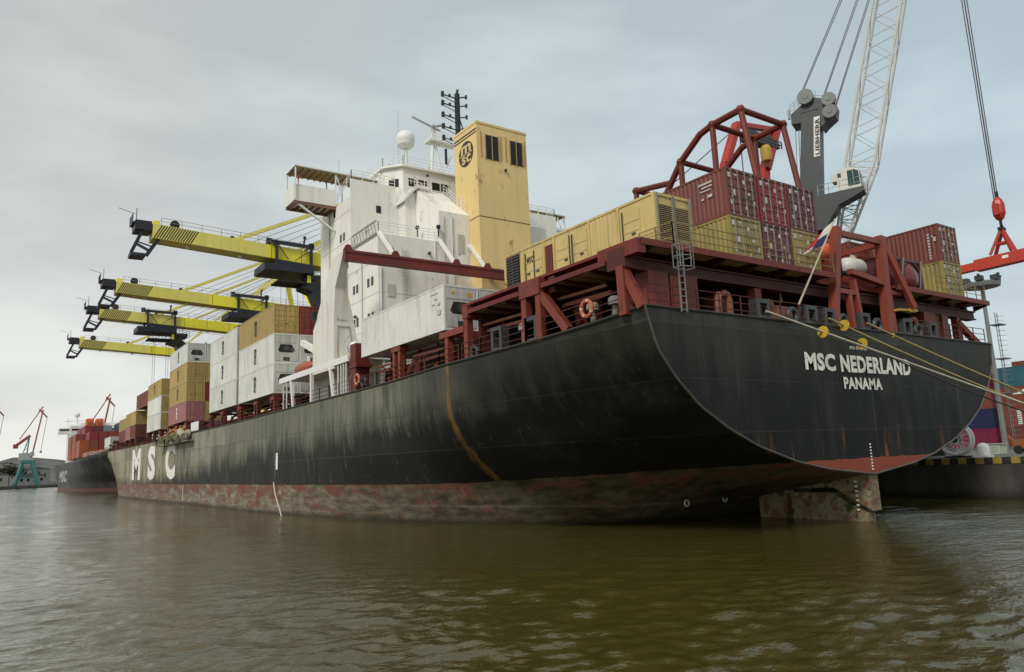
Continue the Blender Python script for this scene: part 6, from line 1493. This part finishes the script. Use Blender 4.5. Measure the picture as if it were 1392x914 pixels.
# ------------------------------------------------------------------ far shore: portal cranes, buildings, trees
M_TEAL = paint('teal_crane_paint', (.045,.20,.185), .5, .15, .2, .1)
M_FRED = paint('faded_red_jib_paint', (.30,.060,.045), .5, .15, .2, .1)
def portal_crane(x, y, label, g0, side=1):
    t_ = thing('portal_crane', (x, y, g0), label, 'crane', 'portal cranes across the harbour')
    k = MB()
    for sx in (-5.5,5.5):
        for sy in (-4,4): k.beam((x+sx,y+sy,g0),(x+sx*.45,y+sy*.5,g0+13.5),1.5,1.5)
        k.beam((x+sx*1.1,y-5,g0+.6),(x+sx*1.1,y+5,g0+.6),1.4,1.2); k.beam((x+sx*.8,y-4,g0+5),(x+sx*.8,y+4,g0+5),.8,.8)
    for sy in (-4,4): k.beam((x-4.6,y+sy*.8,g0+4.5),(x+4.6,y+sy*.8,g0+4.5),.9,.9); k.beam((x-4,y+sy*.8,g0+4.5),(x+2.6,y+sy*.6,g0+12),.5,.5)
    k.box(x-3.4,x+3.4,y-2.6,y+2.6,g0+12.2,g0+14.2); obj('portal', k, M_TEAL, t_)
    k = MB(); k.box(x-4.5*side if side>0 else x-2.2,x+2.2 if side>0 else x+4.5,y-2.2,y+2.2,g0+14.4,g0+18.4); k.box(x+2.0*side-1.0,x+2.0*side+1.0,y-2.6,y-1,g0+16.5,g0+19.0); obj('machinery_house', k, paint('pale_machine_house', (.40,.44,.42), .5, .1, .2), t_)
    k = MB()
    for sy in (-1.2,1.2): k.beam((x-.5,y+sy,g0+18),(x+.3*side,y+sy*.3,g0+29),.6,.6); k.beam((x-2.6*side,y+sy,g0+18),(x+.2*side,y+sy*.3,g0+28),.4,.4)
    for i in range(5): k.beam((x-2.6*side+i*.55*side,y,g0+18+i*2.1),(x-.4,y,g0+19+i*2.1),.25)
    obj('tower', k, M_TEAL, t_)
    k = MB()
    for sy in (-.8,.8):
        k.beam((x+2.0*side,y+sy,g0+17),(x+6.2*side,y+sy*.4,g0+43.5),.7,.9)
    for i in range(7): k.beam((x+(2.0+i*.6)*side,y,g0+17+i*3.8),(x+(2.3+i*.6)*side,y,g0+19+i*3.8),.5)
    k.beam((x+4.2*side,y,g0+44.0),(x+8.5*side,y,g0+39.0),.9,.7); k.beam((x+6.2*side,y,g0+45.5),(x-4.5*side,y,g0+26.5),.5,.5); k.beam((x+6.2*side,y,g0+45.5),(x+4.0*side,y,g0+42),.6)
    k.beam((x-6.5*side,y,g0+22.5),(x+.6*side,y,g0+28.5),1.0,1.6); k.box(min(x-7.5*side,x-5*side),max(x-7.5*side,x-5*side),y-1.3,y+1.3,g0+21.2,g0+23.6)
    obj('jib', k, M_FRED, t_)
    k = MB(); k.path([(x+8.4*side,y,g0+39),(x+6.2*side,y,g0+19.5)],.12,4); k.ball((x+6.2*side,y,g0+19),.7,8); obj('hoist_rope', k, M_WIRE, t_)
    return t_
portal_crane(18.0, 520, 'red and teal portal crane standing alone on the far shore', 1.6)
portal_crane(45.0, 450, 'red portal crane whose jib shows above the second ship', 2.6)
portal_crane(-3.5, 505, 'portal crane at the edge of view, only its jib tip showing', 1.6)
struct('far_quay', MB().box(-400, 36, 498, 720, -3, 1.58), concrete_mat())
random.seed(21)
bl = [(3,560,14,9,7,'long low grey shed nearest the portal crane'),(25,640,16,12,6,'pale shed right behind the teal portal crane'),(-6,720,26,14,9,'wide grey warehouse behind the lone portal crane'),(34,760,18,14,12,'tall pale block near the second ship'),(-40,700,30,14,8,'dull warehouse at the edge of the far shore'),(12,820,14,12,19,'grey tower block on the rise')]
for x, y, w_, d_, h_, lb in bl:
    b_ = thing('warehouse' if h_ < 15 else 'tower_block', (x, y, 1.55), lb, 'building', None)
    k = MB(); k.box(x-w_/2,x+w_/2,y-d_/2,y+d_/2,1.58,1.58+h_); obj('wall', k, paint('grey_render_%d' % (h_ % 3), ((.20,.20,.195),(.27,.26,.24),(.15,.16,.165))[h_ % 3], .8, .05, .3), b_)
    k = MB(); k.prism([(x-w_/2-.4,1.585+h_),(x+w_/2+.4,1.585+h_),(x,1.6+h_+(2.2 if h_ < 15 else .8))],'y',y-d_/2-.3,y+d_/2+.3); obj('roof', k, plain('dark_roof_sheet', (.085,.08,.078), .7), b_)
    for i in range(max(2, int(w_/4))):
        k = MB(); xx = x-w_/2+2+i*4; k.box(xx-.8,xx+.8,y-d_/2-.06,y-d_/2-.01,1.58+h_*.4,1.58+h_*.7); obj('window', k, M_GLASS, b_)
def tree(x, y, h, label):
    rr = random.Random(int(x*7+y)); t_ = thing('tree', (x, y, 1.5), label, 'tree', 'trees on the far shore')
    k = MB(); k.path([(x,y,1.5),(x+.1*h*.1,y,1.5+h*.55)], .035*h, 6, .012*h)
    for i in range(4): a = rr.uniform(0,6.28); k.path([(x,y,1.5+h*(.3+.06*i)),(x+math.cos(a)*h*.22,y+math.sin(a)*h*.22,1.5+h*(.6+.05*i))], .015*h, 5, .005*h)
    obj('trunk', k, plain('grey_bark', (.09,.075,.06), .9), t_)
    k = MB()
    for i in range(420):
        u = rr.gauss(0,.42); v_ = rr.gauss(0,.42); w_ = rr.gauss(0,.40)
        if u*u+v_*v_+w_*w_ > 1.1: continue
        c = Vector((x+u*h*.34, y+v_*h*.34, 1.5+h*(.66+w_*.34))); s_ = h*.05*rr.uniform(.6,1.4)
        a = Vector((rr.gauss(0,1),rr.gauss(0,1),rr.gauss(0,1))).normalized()*s_; b2 = a.cross(Vector((rr.gauss(0,1),rr.gauss(0,1),rr.gauss(0,1)))).normalized()*s_
        k.add([c-a, c+b2, c+a, c-b2], [(0,1,2,3)])
    t2 = obj('crown', k, M_LEAF, t_)
t = NT('dull_foliage'); t.set('Base Color', t.mix(t.noise(.9, 3), (.035,.045,.028), (.075,.085,.05))); t.set('Roughness', .9); M_LEAF = t.m
for i, (x, y, h) in enumerate(((7,600,12),(11,603,15),(-2,640,17),(20,700,14),(30,690,11),(-14,610,13))):
    tree(x, y, h, ['round bare looking tree left of the lone portal crane','taller tree next to the round one by the lone portal crane','tallest tree by the grey sheds','tree behind the pale shed','small tree between shed and tall pale block','tree at the outer edge of the far shore'][i])
